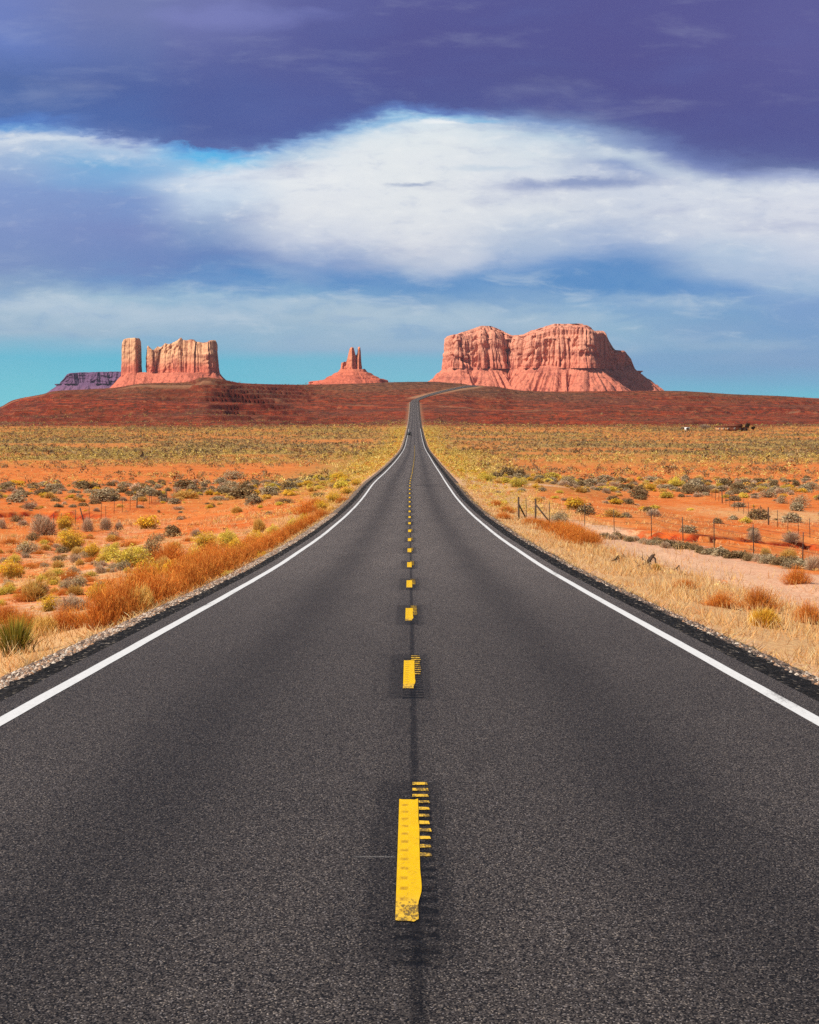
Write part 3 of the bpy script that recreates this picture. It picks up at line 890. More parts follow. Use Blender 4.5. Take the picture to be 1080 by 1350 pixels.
M_sh = shoulder_material()
for side in (-1, 1):
    offs = np.array([3.99, 4.08, 4.2, 4.33, 4.46, 4.6, 4.75, 4.95, 5.2, 5.6])
    drop = np.array([-0.012, -0.03, -0.045, -0.06, -0.08, -0.10, -0.13, -0.20, -0.33, -0.65])
    grav = np.array([0, 0, 0, 0.05, 0.2 if side > 0 else .45, 0.6 if side > 0 else .9, 1, 1, 1, 1.])
    Ys = np.concatenate([np.arange(-40, 10, 1.0), np.geomspace(10, 120, 700), np.geomspace(120.5, 2330, 260)])
    nj = len(offs)
    O = offs[None, :] + 0.06 * fbm(Ys[:, None] * 1.1, np.arange(nj)[None, :] * 3.1 + side * 9, 101, 3) * (np.arange(nj) > 0)
    X = xc(Ys)[:, None] + side * O
    Yg = np.repeat(Ys[:, None], nj, 1)
    Z = prof(Yg) + drop[None, :] + 0.035 * fbm(X * 6, Yg * 4, 103, 3) * (np.arange(nj) > 0) * (Yg < 130)
    me = mesh_np("road_shoulder", np.stack([X, Yg, Z], -1).reshape(-1, 3), grid_faces(len(Ys), nj), smooth=True, vattr={"gravel": np.tile(grav, len(Ys))})
    o = obj("road_shoulder", me, M_sh)
    tag(o, "crumbling black tar edge with pale gravel on the %s side of the road" % ("left" if side < 0 else "right"), "road shoulder", kind="structure")


# loose stones
def stones():
    N = 15000
    Y = 14 + 120 * rng.random(N) ** 1.6
    side = np.where(rng.random(N) < 0.78, -1, 1)
    s = np.where(side < 0, 4.40 + np.abs(rng.normal(0.12, 0.28, N)), 4.52 + np.abs(rng.normal(.10, .28, N)))
    X = xc(Y) + side * s
    off = np.interp(s, [3.99, 4.08, 4.2, 4.33, 4.46, 4.6, 4.75, 4.95, 5.2, 5.6], [-0.012, -0.03, -0.045, -0.06, -0.08, -0.10, -0.13, -0.20, -0.33, -0.65])
    Z = np.maximum(prof(Y) + off, H(X, Y))
    R = (0.010 + 0.026 * rng.random(N) ** 2.2)
    tv = np.array([(1, 0, -.2), (.3, .95, -.1), (-.8, .6, 0), (-.8, -.6, -.1), (.3, -.95, 0), (.25, .1, .75), (-.3, -.1, .65)])
    tf = np.array([(0, 1, 5), (1, 2, 5), (2, 6, 5), (2, 3, 6), (3, 4, 6), (4, 5, 6), (4, 0, 5)])
    a = rng.random(N) * 6.28
    sc = R[:, None, None] * rng.uniform(.7, 1.3, (N, 7, 3)) * tv[None]
    vx = sc[..., 0] * np.cos(a)[:, None] - sc[..., 1] * np.sin(a)[:, None]
    vy = sc[..., 0] * np.sin(a)[:, None] + sc[..., 1] * np.cos(a)[:, None]
    V_ = np.stack([vx + X[:, None], vy + Y[:, None], sc[..., 2] + Z[:, None]], -1).reshape(-1, 3)
    Fc = (tf[None] + 7 * np.arange(N)[:, None, None]).reshape(-1, 3)
    pal = np.array([L(*c)[:3] for c in ((176, 146, 124), (212, 186, 164), (146, 124, 110), (228, 212, 194), (190, 146, 112), (104, 88, 80))])
    col = np.repeat(pal[rng.integers(0, len(pal), N)] * rng.uniform(.7, 1.1, (N, 1)), 7, 0)
    o = obj("gravel", mesh_np("gravel", V_, Fc, colors=col), M_stone)
    tag(o, "pale loose stones scattered along the crumbling road edge", "gravel", kind="stuff")


stones()


# ------------------------------------------------------------------ plants
def blades(base, tip, width, colb, colt, bend=None):
    """flat tapering blades: base, tip (n,3), width (n,); two segments each"""
    n = len(base)
    d = tip - base
    r = rng.normal(size=(n, 3))
    side = np.cross(d, r)
    side /= np.linalg.norm(side, axis=1)[:, None] + 1e-9
    side = side * width[:, None] * 0.5
    midp = base + d * 0.55
    if bend is not None:
        midp = midp + bend
    v = np.stack([base - side, base + side, midp + side * .8, midp - side * .8, tip], 1).reshape(-1, 3)
    i = 5 * np.arange(n)[:, None]
    q = np.concatenate([i, i + 1, i + 2, i + 3], 1)
    t = np.concatenate([i + 3, i + 2, i + 4], 1)
    cm = (colb + colt) / 2
    c = np.stack([colb, colb, cm, cm, colt], 1).reshape(-1, 3)
    return v, q, t, c


def leaves(pts, size, col, up=0.0):
    n = len(pts)
    a = rng.normal(size=(n, 3)); a[:, 2] += up
    a /= np.linalg.norm(a, axis=1)[:, None]
    b = np.cross(a, rng.normal(size=(n, 3))); b /= np.linalg.norm(b, axis=1)[:, None]
    s = size[:, None]
    v = np.stack([pts - a * s, pts + b * s * .45, pts + a * s, pts - b * s * .45], 1).reshape(-1, 3)
    i = 4 * np.arange(n)[:, None]
    q = np.concatenate([i, i + 1, i + 2, i + 3], 1)
    return v, q, np.zeros((0, 3), int), np.repeat(col, 4, 0)


def join(*parts):
    vs, qs, ts, cs, n = [], [], [], [], 0
    for v, q, t, c in parts:
        vs.append(v); qs.append(q + n); ts.append(t + n); cs.append(c); n += len(v)
    fs = [np.concatenate(qs)]
    t = np.concatenate(ts)
    if len(t):
        fs.append(t)
    return np.concatenate(vs), fs, np.concatenate(cs)


def pick(n, pal, jit=0.2):
    pal = np.array([L(*c)[:3] for c in pal])
    return np.minimum(1.14 * pal[rng.integers(0, len(pal), n)] * rng.uniform(1 - jit, 1 + jit, (n, 1)), .95)


def dome(n, lump_seed, inner=0.55, flat=0.0):
    """points through a lumpy half-dome, diameter 1, height 1"""
    th = rng.random(n) * 2 * math.pi
    u = rng.random(n) ** 0.75
    el = np.arcsin(np.clip(u, 0, 1))
    r = inner + (1 - inner) * rng.random(n) ** 0.5
    lump = 1 + 0.34 * fbm(np.cos(th) * 1.6 + lump_seed * 7.7, np.sin(th) * 1.6 + el * 1.4, 200 + lump_seed, 3)
    r = r * lump
    return np.stack([0.5 * r * np.cos(el) * np.cos(th), 0.5 * r * np.cos(el) * np.sin(th), np.maximum(0.02, r * np.sin(el) * 0.93 + 0.03)], -1)


def plant_parts(kind, seed, big):
    """(foliage, stems) geometry for one plant of the kind, unit width and height"""
    k = 1.0 if big else 0.5
    n = lambda x: max(12, int(x * k))
    ws = 1.0 if big else 2.1
    if kind == "sagebrush":
        p = dome(n(1500), seed, .45)
        fol = leaves(p, rng.uniform(.022, .045, len(p)) * ws, pick(len(p), ((176, 160, 126), (156, 144, 114), (196, 176, 140), (138, 126, 98), (184, 164, 132))), .4)
        q = dome(n(120), seed, .8)
        b = np.column_stack([rng.normal(0, .08, (len(q), 2)), np.zeros(len(q))])
        st = blades(b, q, np.full(len(q), .014 * ws), pick(len(q), ((84, 66, 54),)), pick(len(q), ((120, 104, 86),)))
    elif kind == "dark_brush":
        p = dome(n(1400), seed, .4)
        fol = leaves(p, rng.uniform(.022, .045, len(p)) * ws, pick(len(p), ((140, 118, 84), (154, 130, 94), (116, 98, 72), (168, 144, 100))), .4)
        q = dome(n(160), seed, .85)
        b = np.column_stack([rng.normal(0, .09, (len(q), 2)), np.zeros(len(q))])
        st = blades(b, q * np.array([1.08, 1.08, 1.12]), np.full(len(q), .014 * ws), pick(len(q), ((60, 46, 38),)), pick(len(q), ((110, 92, 62),)))
    elif kind == "rabbitbrush":
        q = dome(n(900), seed, .8)
        b = np.column_stack([rng.normal(0, .10, (len(q), 2)), np.zeros(len(q))])
        st = blades(b, q * .97, rng.uniform(.008, .014, len(q)) * ws, pick(len(q), ((128, 102, 54), (144, 110, 58), (104, 84, 50))), pick(len(q), ((208, 172, 72), (192, 162, 74))))
        p = dome(n(1500), seed, .78)
        p = p[p[:, 2] > 0.34 + 0.1 * rng.random(len(p))]
        fol = leaves(p, rng.uniform(.016, .036, len(p)) * ws, pick(len(p), ((240, 188, 44), (246, 202, 72), (226, 176, 48), (228, 196, 78), (212, 168, 56))), .3)
    elif kind == "green_rabbitbrush":
        q = dome(n(900), seed, .8)
        b = np.column_stack([rng.normal(0, .10, (len(q), 2)), np.zeros(len(q))])
        st = blades(b, q * .97, rng.uniform(.008, .014, len(q)) * ws, pick(len(q), ((140, 122, 58), (116, 102, 52))), pick(len(q), ((212, 188, 86), (196, 176, 84))))
        p = dome(n(1300), seed, .75)
        p = p[p[:, 2] > 0.25]
        fol = leaves(p, rng.uniform(.016, .036, len(p)) * ws, pick(len(p), ((232, 204, 78), (220, 196, 76), (238, 214, 110), (202, 180, 70))), .3)
    elif kind in ("straw_bush", "golden_bush"):
        q = dome(n(1500), seed, .8)
        b = np.column_stack([rng.normal(0, .12, (len(q), 2)), np.zeros(len(q))])
        fol = blades(b + (q - b) * .35, q, rng.uniform(.010, .018, len(q)) * ws, pick(len(q), ((188, 138, 66), (170, 122, 62))), pick(len(q), ((232, 190, 100), (222, 176, 92), (236, 204, 128))))
        if kind == "golden_bush":
            fol = blades(b + (q - b) * .35, q, rng.uniform(.012, .022, len(q)) * ws, pick(len(q), ((206, 142, 46), (190, 130, 46))), pick(len(q), ((244, 190, 62), (236, 178, 54), (248, 204, 92))))
        q2 = q[: len(q) // 5]
        st = blades(np.column_stack([rng.normal(0, .09, (len(q2), 2)), np.zeros(len(q2))]), q2 * .8, np.full(len(q2), .012 * ws), pick(len(q2), ((120, 84, 50),)), pick(len(q2), ((190, 140, 76),)))
    elif kind == "tumbleweed":
        q = dome(n(1100), seed, .75)
        b = q * rng.uniform(.2, .8, (len(q), 1)) + rng.normal(0, .05, q.shape)
        b[:, 2] = np.abs(b[:, 2])
        fol = blades(b, q, rng.uniform(.007, .013, len(q)) * ws, pick(len(q), ((176, 144, 114), (156, 128, 104))), pick(len(q), ((228, 200, 166), (214, 188, 158), (240, 214, 182), (196, 172, 146))), rng.normal(0, .03, q.shape))
        q2 = dome(n(120), seed, .7)
        st = blades(np.column_stack([rng.normal(0, .06, (len(q2), 2)), np.zeros(len(q2))]), q2, np.full(len(q2), .014 * ws), pick(len(q2), ((92, 72, 60),)), pick(len(q2), ((150, 122, 100),)))
    elif kind == "rust_weed":
        m = n(1000)
        b = np.column_stack([rng.normal(0, .20, (m, 2)), np.zeros(m)])
        lean = np.column_stack([b[:, :2] * .75 + rng.normal(0, .09, (m, 2)), rng.uniform(.45, 1.0, m) * (1 - .5 * np.minimum(1, (b[:, 0] ** 2 + b[:, 1] ** 2) / .16))])
        tip = b + lean
        st = blades(b, tip, rng.uniform(.006, .011, m) * ws, pick(m, ((170, 102, 52), (148, 86, 46))), pick(m, ((224, 146, 62), (212, 124, 50))), np.column_stack([rng.normal(0, .02, (m, 2)), np.zeros(m)]))
        i = rng.integers(0, m, n(1900))
        t = rng.uniform(.35, 1, (len(i), 1))
        p0 = b[i] + (tip[i] - b[i]) * t
        p1 = p0 + np.column_stack([rng.normal(0, .045, (len(i), 2)), rng.uniform(.03, .12, len(i))])
        fol = blades(p0, p1, rng.uniform(.006, .012, len(i)) * ws, pick(len(i), ((210, 124, 48), (188, 100, 40), (220, 144, 58))), pick(len(i), ((236, 164, 74), (226, 140, 56), (204, 110, 44), (240, 188, 104))))
    elif kind == "bunch_grass":
        m = n(900)
        b = np.column_stack([rng.normal(0, .11, (m, 2)), np.zeros(m)])
        tip = np.column_stack([b[:, :2] * 3.0 + rng.normal(0, .10, (m, 2)), rng.uniform(.45, 1.0, m)])
        fol = blades(b, tip, rng.uniform(.012, .02, m) * ws, pick(m, ((64, 58, 26), (52, 50, 26))), pick(m, ((150, 146, 50), (172, 158, 62), (120, 122, 44), (196, 160, 66))), np.column_stack([-b[:, :2] * .4, np.zeros(m)]))
        q2 = dome(n(60), seed, .6)
        st = blades(np.column_stack([rng.normal(0, .10, (len(q2), 2)), np.zeros(len(q2))]), q2 * np.array([.6, .6, .45]), np.full(len(q2), .02), pick(len(q2), ((56, 46, 26),)), pick(len(q2), ((120, 92, 44),)))
    return fol, st


KINDS = ("sagebrush", "dark_brush", "rabbitbrush", "green_rabbitbrush", "straw_bush", "golden_bush", "tumbleweed", "rust_weed", "bunch_grass")
PROTO = {}
for kd in KINDS:
    for big in (True, False):
        nv = 3
        for sd in range(nv):
            fol, st = plant_parts(kd, sd + 1, big)
            if big:
                vf, ff, cf = join(fol); vs, fs, cs = join(st)
                a = mesh_np(kd + "_foliage", vf, ff, colors=cf); a.materials.append(M_leaf)
                b = mesh_np(kd + "_stems", vs, fs, colors=cs); b.materials.append(M_blade)
                PROTO[kd, True, sd] = (a, b)
            else:
                vf, ff, cf = join(st, fol)
                a = mesh_np(kd, vf, ff, colors=cf); a.materials.append(M_leaf)
                PROTO[kd, False, sd] = a

NAMES = {"sagebrush": "sagebrush", "dark_brush": "dark_brush_shrub", "rabbitbrush": "rabbitbrush", "green_rabbitbrush": "rabbitbrush", "straw_bush": "straw_bush", "golden_bush": "golden_bush", "tumbleweed": "dry_tumbleweed_bush",
         "rust_weed": "rusty_weed", "bunch_grass": "bunch_grass"}
CATS = {"sagebrush": "sagebrush", "dark_brush": "shrub", "rabbitbrush": "rabbitbrush", "green_rabbitbrush": "rabbitbrush", "straw_bush": "bush", "golden_bush": "bush", "tumbleweed": "bush", "rust_weed": "weed", "bunch_grass": "grass clump"}
taken = []


def plant(kind, px, py, wpx, hpx, label, group=None, big=True):
    """a plant whose foot shows at photo column px, row py; wpx, hpx its size there"""
    X, Y, Z = hit(px, py)
    w, h = wpx * Y / F, hpx * Y / F
    return plant_at(kind, X, Y, Z, w, h, label, group, big)


def plant_at(kind, X, Y, Z, w, h, label, group=None, big=True):
    sd = random.randrange(3)
    rz = random.random() * 6.28
    taken.append((X, Y, w / 2))
    if big:
        o = empty(NAMES[kind], (X, Y, Z - 0.03), rz, (w, w, h))
        a, b = PROTO[kind, True, sd]
        obj("foliage", a, None, o)
        obj("stems", b, None, o)
    else:
        o = obj(NAMES[kind], PROTO[kind, False, sd], None, None, (X, Y, Z - 0.03))
        o.rotation_euler = (0, 0, rz)
        st_ = random.uniform(1.0, 1.5)
        o.scale = (w * st_, w / st_ ** .5, h)
    tag(o, label, CATS[kind], group)
    return o


# hand-placed ones, each as the photograph shows it
SINGLES = [
    ("tumbleweed", 58, 706, 46, 33, "big pale grey brown dome of dry brush beside the sandy track"),
    ("rabbitbrush", 85, 698, 28, 22, "yellow flowered bush touching the big pale dry dome's right flank"),
    ("tumbleweed", 116, 701, 21, 22, "grey dry bush behind the leaning fence post"),
    ("tumbleweed", 139, 699, 21, 20, "grey tan dry bush, middle of the three along the left fence"),
    ("tumbleweed", 157, 699, 15, 14, "smallest tan dry bush of the three along the left fence"),
    ("dark_brush", 22, 688, 22, 10, "low dark sage mound behind the big pale dry dome"),
    ("tumbleweed", 2, 697, 16, 17, "pale dry bush cut by the photo's left edge"),
    ("sagebrush", 36, 730, 37, 18, "smooth grey green sage mound in front of the big pale dome"),
    ("dark_brush", 44, 713, 24, 12, "dark brown low brush at the foot of the big pale dome"),
    ("dark_brush", 78, 740, 24, 9, "black brown low tangle below the brightest yellow bush"),
    ("rabbitbrush", 94, 727, 44, 31, "brightest yellow bush with a dark underside near the leaning post"),
    ("rabbitbrush", 122, 735, 28, 22, "round yellow bush right beside the brightest one"),
    ("green_rabbitbrush", 146, 736, 32, 19, "olive yellow bush between the round yellow one and the tall green one"),
    ("green_rabbitbrush", 172, 748, 62, 30, "wide yellow green bush left of the dark olive shrub"),
    ("dark_brush", 200, 742, 30, 40, "dark olive upright shrub with seed heads among rusty weeds"),
    ("rabbitbrush", 16, 763, 42, 26, "golden bush at the left edge above the straw tuft"),
    ("green_rabbitbrush", 76, 760, 30, 13, "low pale lime bush on bare pinkish ground"),
    ("straw_bush", 45, 792, 46, 34, "tall straw coloured tuft above the green grass clump"),
    ("tumbleweed", 98, 806, 64, 26, "pale tan collapsed brush heap beside the big rusty weed bed"),
    ("bunch_grass", 20, 864, 46, 62, "dark green grass clump by the gravel at the left edge"),
    ("straw_bush", 218, 756, 34, 26, "pale straw bush wedged behind the rusty weeds"),
    ("straw_bush", 238, 786, 30, 24, "straw coloured bush at the gravel in the rusty weed bed"),
    ("rabbitbrush", 272, 722, 42, 22, "wide bright yellow bush behind the roadside rusty weeds"),
    ("green_rabbitbrush", 300, 722, 34, 26, "yellow green bush with pale top beside the wide bright one"),
    ("straw_bush", 342, 702, 22, 22, "pale straw bush standing above the orange verge"),
    ("rabbitbrush", 402, 690, 18, 14, "small yellow bush low on the left verge near the road"),
    ("dark_brush", 376, 663, 28, 7, "long flat dark mound, nearer of the two by the left verge"),
    ("dark_brush", 420, 655, 24, 7, "long flat dark mound, farther of the two by the left verge"),
    ("sagebrush", 308, 632, 34, 13, "long blue grey mound alone on bare orange sand"),
    ("rabbitbrush", 448, 634, 26, 12, "bright yellow patch of brush on the left verge"),
    ("straw_bush", 312, 676, 20, 10, "yellow straw tuft on the bare sand behind the verge"),
    # right of the road
    ("golden_bush", 1007, 827, 50, 30, "golden yellow round bush in the pale straw verge"),
    ("straw_bush", 1010, 738, 19, 19, "neat straw dome in front of the red cut bank"),
    ("straw_bush", 1041, 741, 32, 21, "wide straw dome beside the neat one at the wash"),
    ("tumbleweed", 1072, 752, 30, 24, "pale grey tangle by the wash at the right edge"),
    ("tumbleweed", 994, 714, 25, 19, "pale feathery bush on top of the red cut bank"),
    ("tumbleweed", 1043, 715, 30, 17, "tan bushy clump on the bank, near the right edge"),
    ("sagebrush", 1054, 669, 28, 18, "blue grey sage dome, tallest near the right edge"),
    ("sagebrush", 1013, 656, 30, 12, "wide grey sage left of the tallest right dome"),
    ("sagebrush", 1030, 664, 17, 12, "small grey sage touching the tallest right dome"),
    ("sagebrush", 1068, 645, 30, 11, "flat green grey sage at the right edge beyond the domes"),
    ("green_rabbitbrush", 892, 641, 26, 11, "bright yellow green bush beyond the long bare sand"),
    ("dark_brush", 925, 650, 30, 11, "dark grey low brush beside the bright yellow green bush"),
    ("dark_brush", 907, 651, 20, 8, "small dark brush in front of the bright yellow green bush"),
    ("rabbitbrush", 858, 647, 20, 10, "small round yellow bush on cream dry grass"),
    ("sagebrush", 737, 690, 28, 17, "grey dry bush just right of the braced wooden fence end"),
    ("sagebrush", 748, 640, 24, 14, "rounded grey bush on the slope above the braced fence end"),
    ("green_rabbitbrush", 683, 642, 30, 13, "yellow green brush right of the road below the bare patch"),
    ("green_rabbitbrush", 640, 634, 26, 11, "yellow green brush close to the right road edge"),
    ("rust_weed", 1000, 806, 44, 42, "tall rusty weeds behind the golden round bush"),
    ("rust_weed", 1066, 822, 30, 38, "tall rusty weeds at the right edge past the golden bush"),
    ("rust_weed", 950, 800, 34, 26, "thin reddish weeds left of the golden round bush"),
    ("rust_weed", 902, 776, 30, 16, "short rusty weeds between the dead branch and the road"),
    ("straw_bush", 866, 752, 16, 11, "small straw tuft just right of the dead branch"),
    ("rust_weed", 1050, 770, 30, 30, "reddish brown stalks on the pale track near the right edge"),
]
for kd, px, py, w, h, lab in SINGLES:
    plant(kd, px, py, w, h, lab)

# rusty weed beds on both verges
RUST = [(30, 835, 44, 40), (58, 838, 46, 44), (85, 832, 44, 42), (8, 822, 36, 34), (110, 826, 30, 30), (140, 828, 54, 74), (160, 822, 58, 78), (182, 815, 56, 72), (205, 802, 52, 60), (190, 790, 60, 60),
        (228, 796, 46, 50), (245, 786, 50, 58), (265, 776, 52, 60), (285, 764, 48, 52), (250, 762, 50, 46), (302, 755, 42, 46), (318, 748, 38, 40), (335, 740, 34, 36), (225, 742, 44, 34), (280, 742, 44, 36),
        (352, 728, 30, 32), (368, 719, 28, 30), (382, 710, 26, 26), (396, 702, 22, 24), (410, 693, 22, 20), (425, 684, 20, 18), (438, 676, 18, 16), (330, 724, 36, 24), (405, 680, 26, 26), (418, 668, 20, 16), (452, 664, 18, 12)]
for q in [(196, 768, 44, 32), (228, 762, 34, 26), (262, 742, 40, 26), (312, 734, 36, 26), (338, 720, 30, 22), (360, 708, 26, 18), (388, 698, 24, 16), (424, 674, 24, 16), (440, 662, 24, 14), (182, 782, 40, 30), (128, 792, 34, 26), (66, 806, 34, 24), (300, 768, 24, 18), (345, 742, 22, 16), (458, 652, 22, 11), (470, 640, 18, 9)]:
    plant(random.choice(["rabbitbrush", "green_rabbitbrush", "rabbitbrush"]), *q, "yellow bush growing among the rusty weeds on the left verge", "yellow bushes in the left verge")
for q in RUST:
    if random.random() < .12:
        plant("straw_bush", q[0], q[1], q[2], q[3] * .7, "straw tuft growing among the rusty weeds on the left verge", "straw tufts in the left verge")
        continue
    plant("rust_weed", *q, "rusty orange weed in the dense bed along the left gravel verge", "rusty weeds along the left verge")
for q in [(722, 700, 26, 18), (735, 706, 28, 22), (748, 712, 30, 26), (762, 717, 30, 30), (774, 720, 26, 28), (755, 704, 30, 20), (740, 698, 30, 16), (700, 692, 22, 14), (712, 694, 22, 14), (782, 714, 20, 18), (668, 676, 20, 12), (655, 668, 18, 11), (664, 684, 18, 12)]:
    plant("rust_weed", *q, "rusty orange weed in the bed by the braced right fence end", "rusty weeds at the right fence end")
# grey shrubs lining the wash in front of the right-hand fence
for i in range(40):
    px = 792 + i * 6.9 + random.uniform(-3, 3)
    py = np.interp(px, [790, 850, 900, 950, 1000, 1060], [709, 717, 724, 733, 741, 752]) + random.uniform(-2.5, 1.5)
    kd = random.choice(["dark_brush", "sagebrush", "tumbleweed", "dark_brush"])
    s_ = np.interp(px, [790, 1060], [0.75, 1.25])
    plant(kd, px, float(py), random.uniform(17, 25) * s_, random.uniform(9, 13) * s_, {"dark_brush": "dark brown shrub in the line along the wash below the red bank", "sagebrush": "grey sage in the line along the wash below the red bank", "tumbleweed": "pale dry shrub in the line along the wash below the red bank"}[kd],
          {"dark_brush": "dark shrubs along the wash", "sagebrush": "grey sage along the wash", "tumbleweed": "pale dry shrubs along the wash"}[kd], big=(i % 2 == 0))


for i in range(210):
    px = random.uniform(0, 330); py = random.uniform(705, 800)
    if py > 800 - (px - 60) * 0.36 or py < 708 - px * .03:
        continue
    kd = random.choice(["straw_bush", "tumbleweed", "sagebrush", "green_rabbitbrush", "rust_weed", "rust_weed", "straw_bush", "green_rabbitbrush", "straw_bush"])
    w_ = random.uniform(10, 24) * np.interp(py, [700, 800], [.8, 1.3])
    lab = {"straw_bush": "small straw tuft between the left fence and the rusty verge", "tumbleweed": "small pale dry bush between the left fence and the rusty verge", "sagebrush": "small grey sage between the left fence and the rusty verge",
           "green_rabbitbrush": "small yellow green bush between the left fence and the rusty verge", "rust_weed": "lone rusty weed between the left fence and the rusty bed"}[kd]
    plant(kd, px, py, w_, w_ * random.uniform(.4, .7), lab, {"straw_bush": "straw tufts", "tumbleweed": "pale dry bushes", "sagebrush": "grey sage", "green_rabbitbrush": "yellow green bushes", "rust_weed": "lone rusty weeds"}[kd] + " inside the left fence")


# scattered brush on both plains: nearest ones one by one
def clear(X, Y, r):
    return all((X - a) ** 2 + (Y - b) ** 2 > (r + c) ** 2 * 0.8 for a, b, c in taken)


LAB = {
    ("sagebrush", 0): ("grey green sage among the brush dotted over the left red plain", "sage scattered on the left plain"),
    ("sagebrush", 1): ("grey green sage among the brush dotted over the right red plain", "sage scattered on the right plain"),
    ("dark_brush", 0): ("dark brown shrub among the brush dotted over the left red plain", "dark shrubs scattered on the left plain"),
    ("dark_brush", 1): ("dark brown shrub among the brush dotted over the right red plain", "dark shrubs scattered on the right plain"),
    ("rabbitbrush", 0): ("yellow flowering bush among the brush dotted over the left red plain", "yellow bushes scattered on the left plain"),
    ("rabbitbrush", 1): ("yellow flowering bush among the brush dotted over the right red plain", "yellow bushes scattered on the right plain"),
    ("green_rabbitbrush", 0): ("yellow green bush among the brush dotted over the left red plain", "yellow green bushes on the left plain"),
    ("green_rabbitbrush", 1): ("yellow green bush among the brush dotted over the right red plain", "yellow green bushes on the right plain"),
    ("straw_bush", 0): ("straw coloured tuft dotted over the left red plain", "straw tufts on the left plain"),
    ("straw_bush", 1): ("straw coloured tuft dotted over the right red plain", "straw tufts on the right plain"),
    ("tumbleweed", 0): ("pale dry bush among the brush dotted over the left red plain", "pale dry bushes on the left plain"),
    ("tumbleweed", 1): ("pale dry bush among the brush dotted over the right red plain", "pale dry bushes on the right plain"),
}


def density(X, Y):
    """how thickly brush stands here, 0..1"""
    s = abs(X - float(xc(Y)))
    right = X > float(xc(Y))
    d = float(np.interp(Y, [90, 130, 200, 235, 275, 330, 420], [0.10, 0.10, 0.13, 0.40, 0.85, 0.8, 1.0]))
    nb = float(fbm(np.array(X / 30), np.array(Y / 55), 72))
    d *= float(np.clip(0.75 + 1.1 * nb, 0.08, 1.4))
    if s < 10:
        d *= 0.5
    return d


cnt = {}
LIM = {"sagebrush": 255, "dark_brush": 250, "rabbitbrush": 110, "green_rabbitbrush": 115, "straw_bush": 200, "tumbleweed": 180}
tries = 0
BAND_FAR = 340.0
while tries < 12000:
    tries += 1
    Y = math.sqrt(random.uniform(85 ** 2, BAND_FAR ** 2))
    X = random.uniform(-0.196, 0.196) * Y
    s = abs(X - float(xc(Y)))
    if s < 7 or random.random() > density(X, Y) * 0.6:
        continue
    if s < 14 and Y < 160:
        continue
    if X > 9 and 96 < Y < 152 and random.random() < .9:
        continue
    kd = random.choices(["sagebrush", "dark_brush", "rabbitbrush", "green_rabbitbrush", "straw_bush", "tumbleweed"], [30, 30, 10, 12, 16, 12] if s > 14 else [8, 6, 34, 34, 20, 4])[0]
    if cnt.get(kd, 0) >= LIM[kd]:
        continue
    w = random.lognormvariate(-.16, 0.5) * (1.15 if kd in ("sagebrush", "dark_brush") else 0.95)
    w = min(w, 2.6)
    if not clear(X, Y, w / 2):
        continue
    h = w * random.uniform(0.38, 0.58)
    cnt[kd] = cnt.get(kd, 0) + 1
    lab, grp = LAB[kd, int(X > 0)]
    plant_at(kd, X, Y, float(H(X, Y)), w, h, lab, grp, big=False)
print("scattered", cnt, sum(cnt.values()))


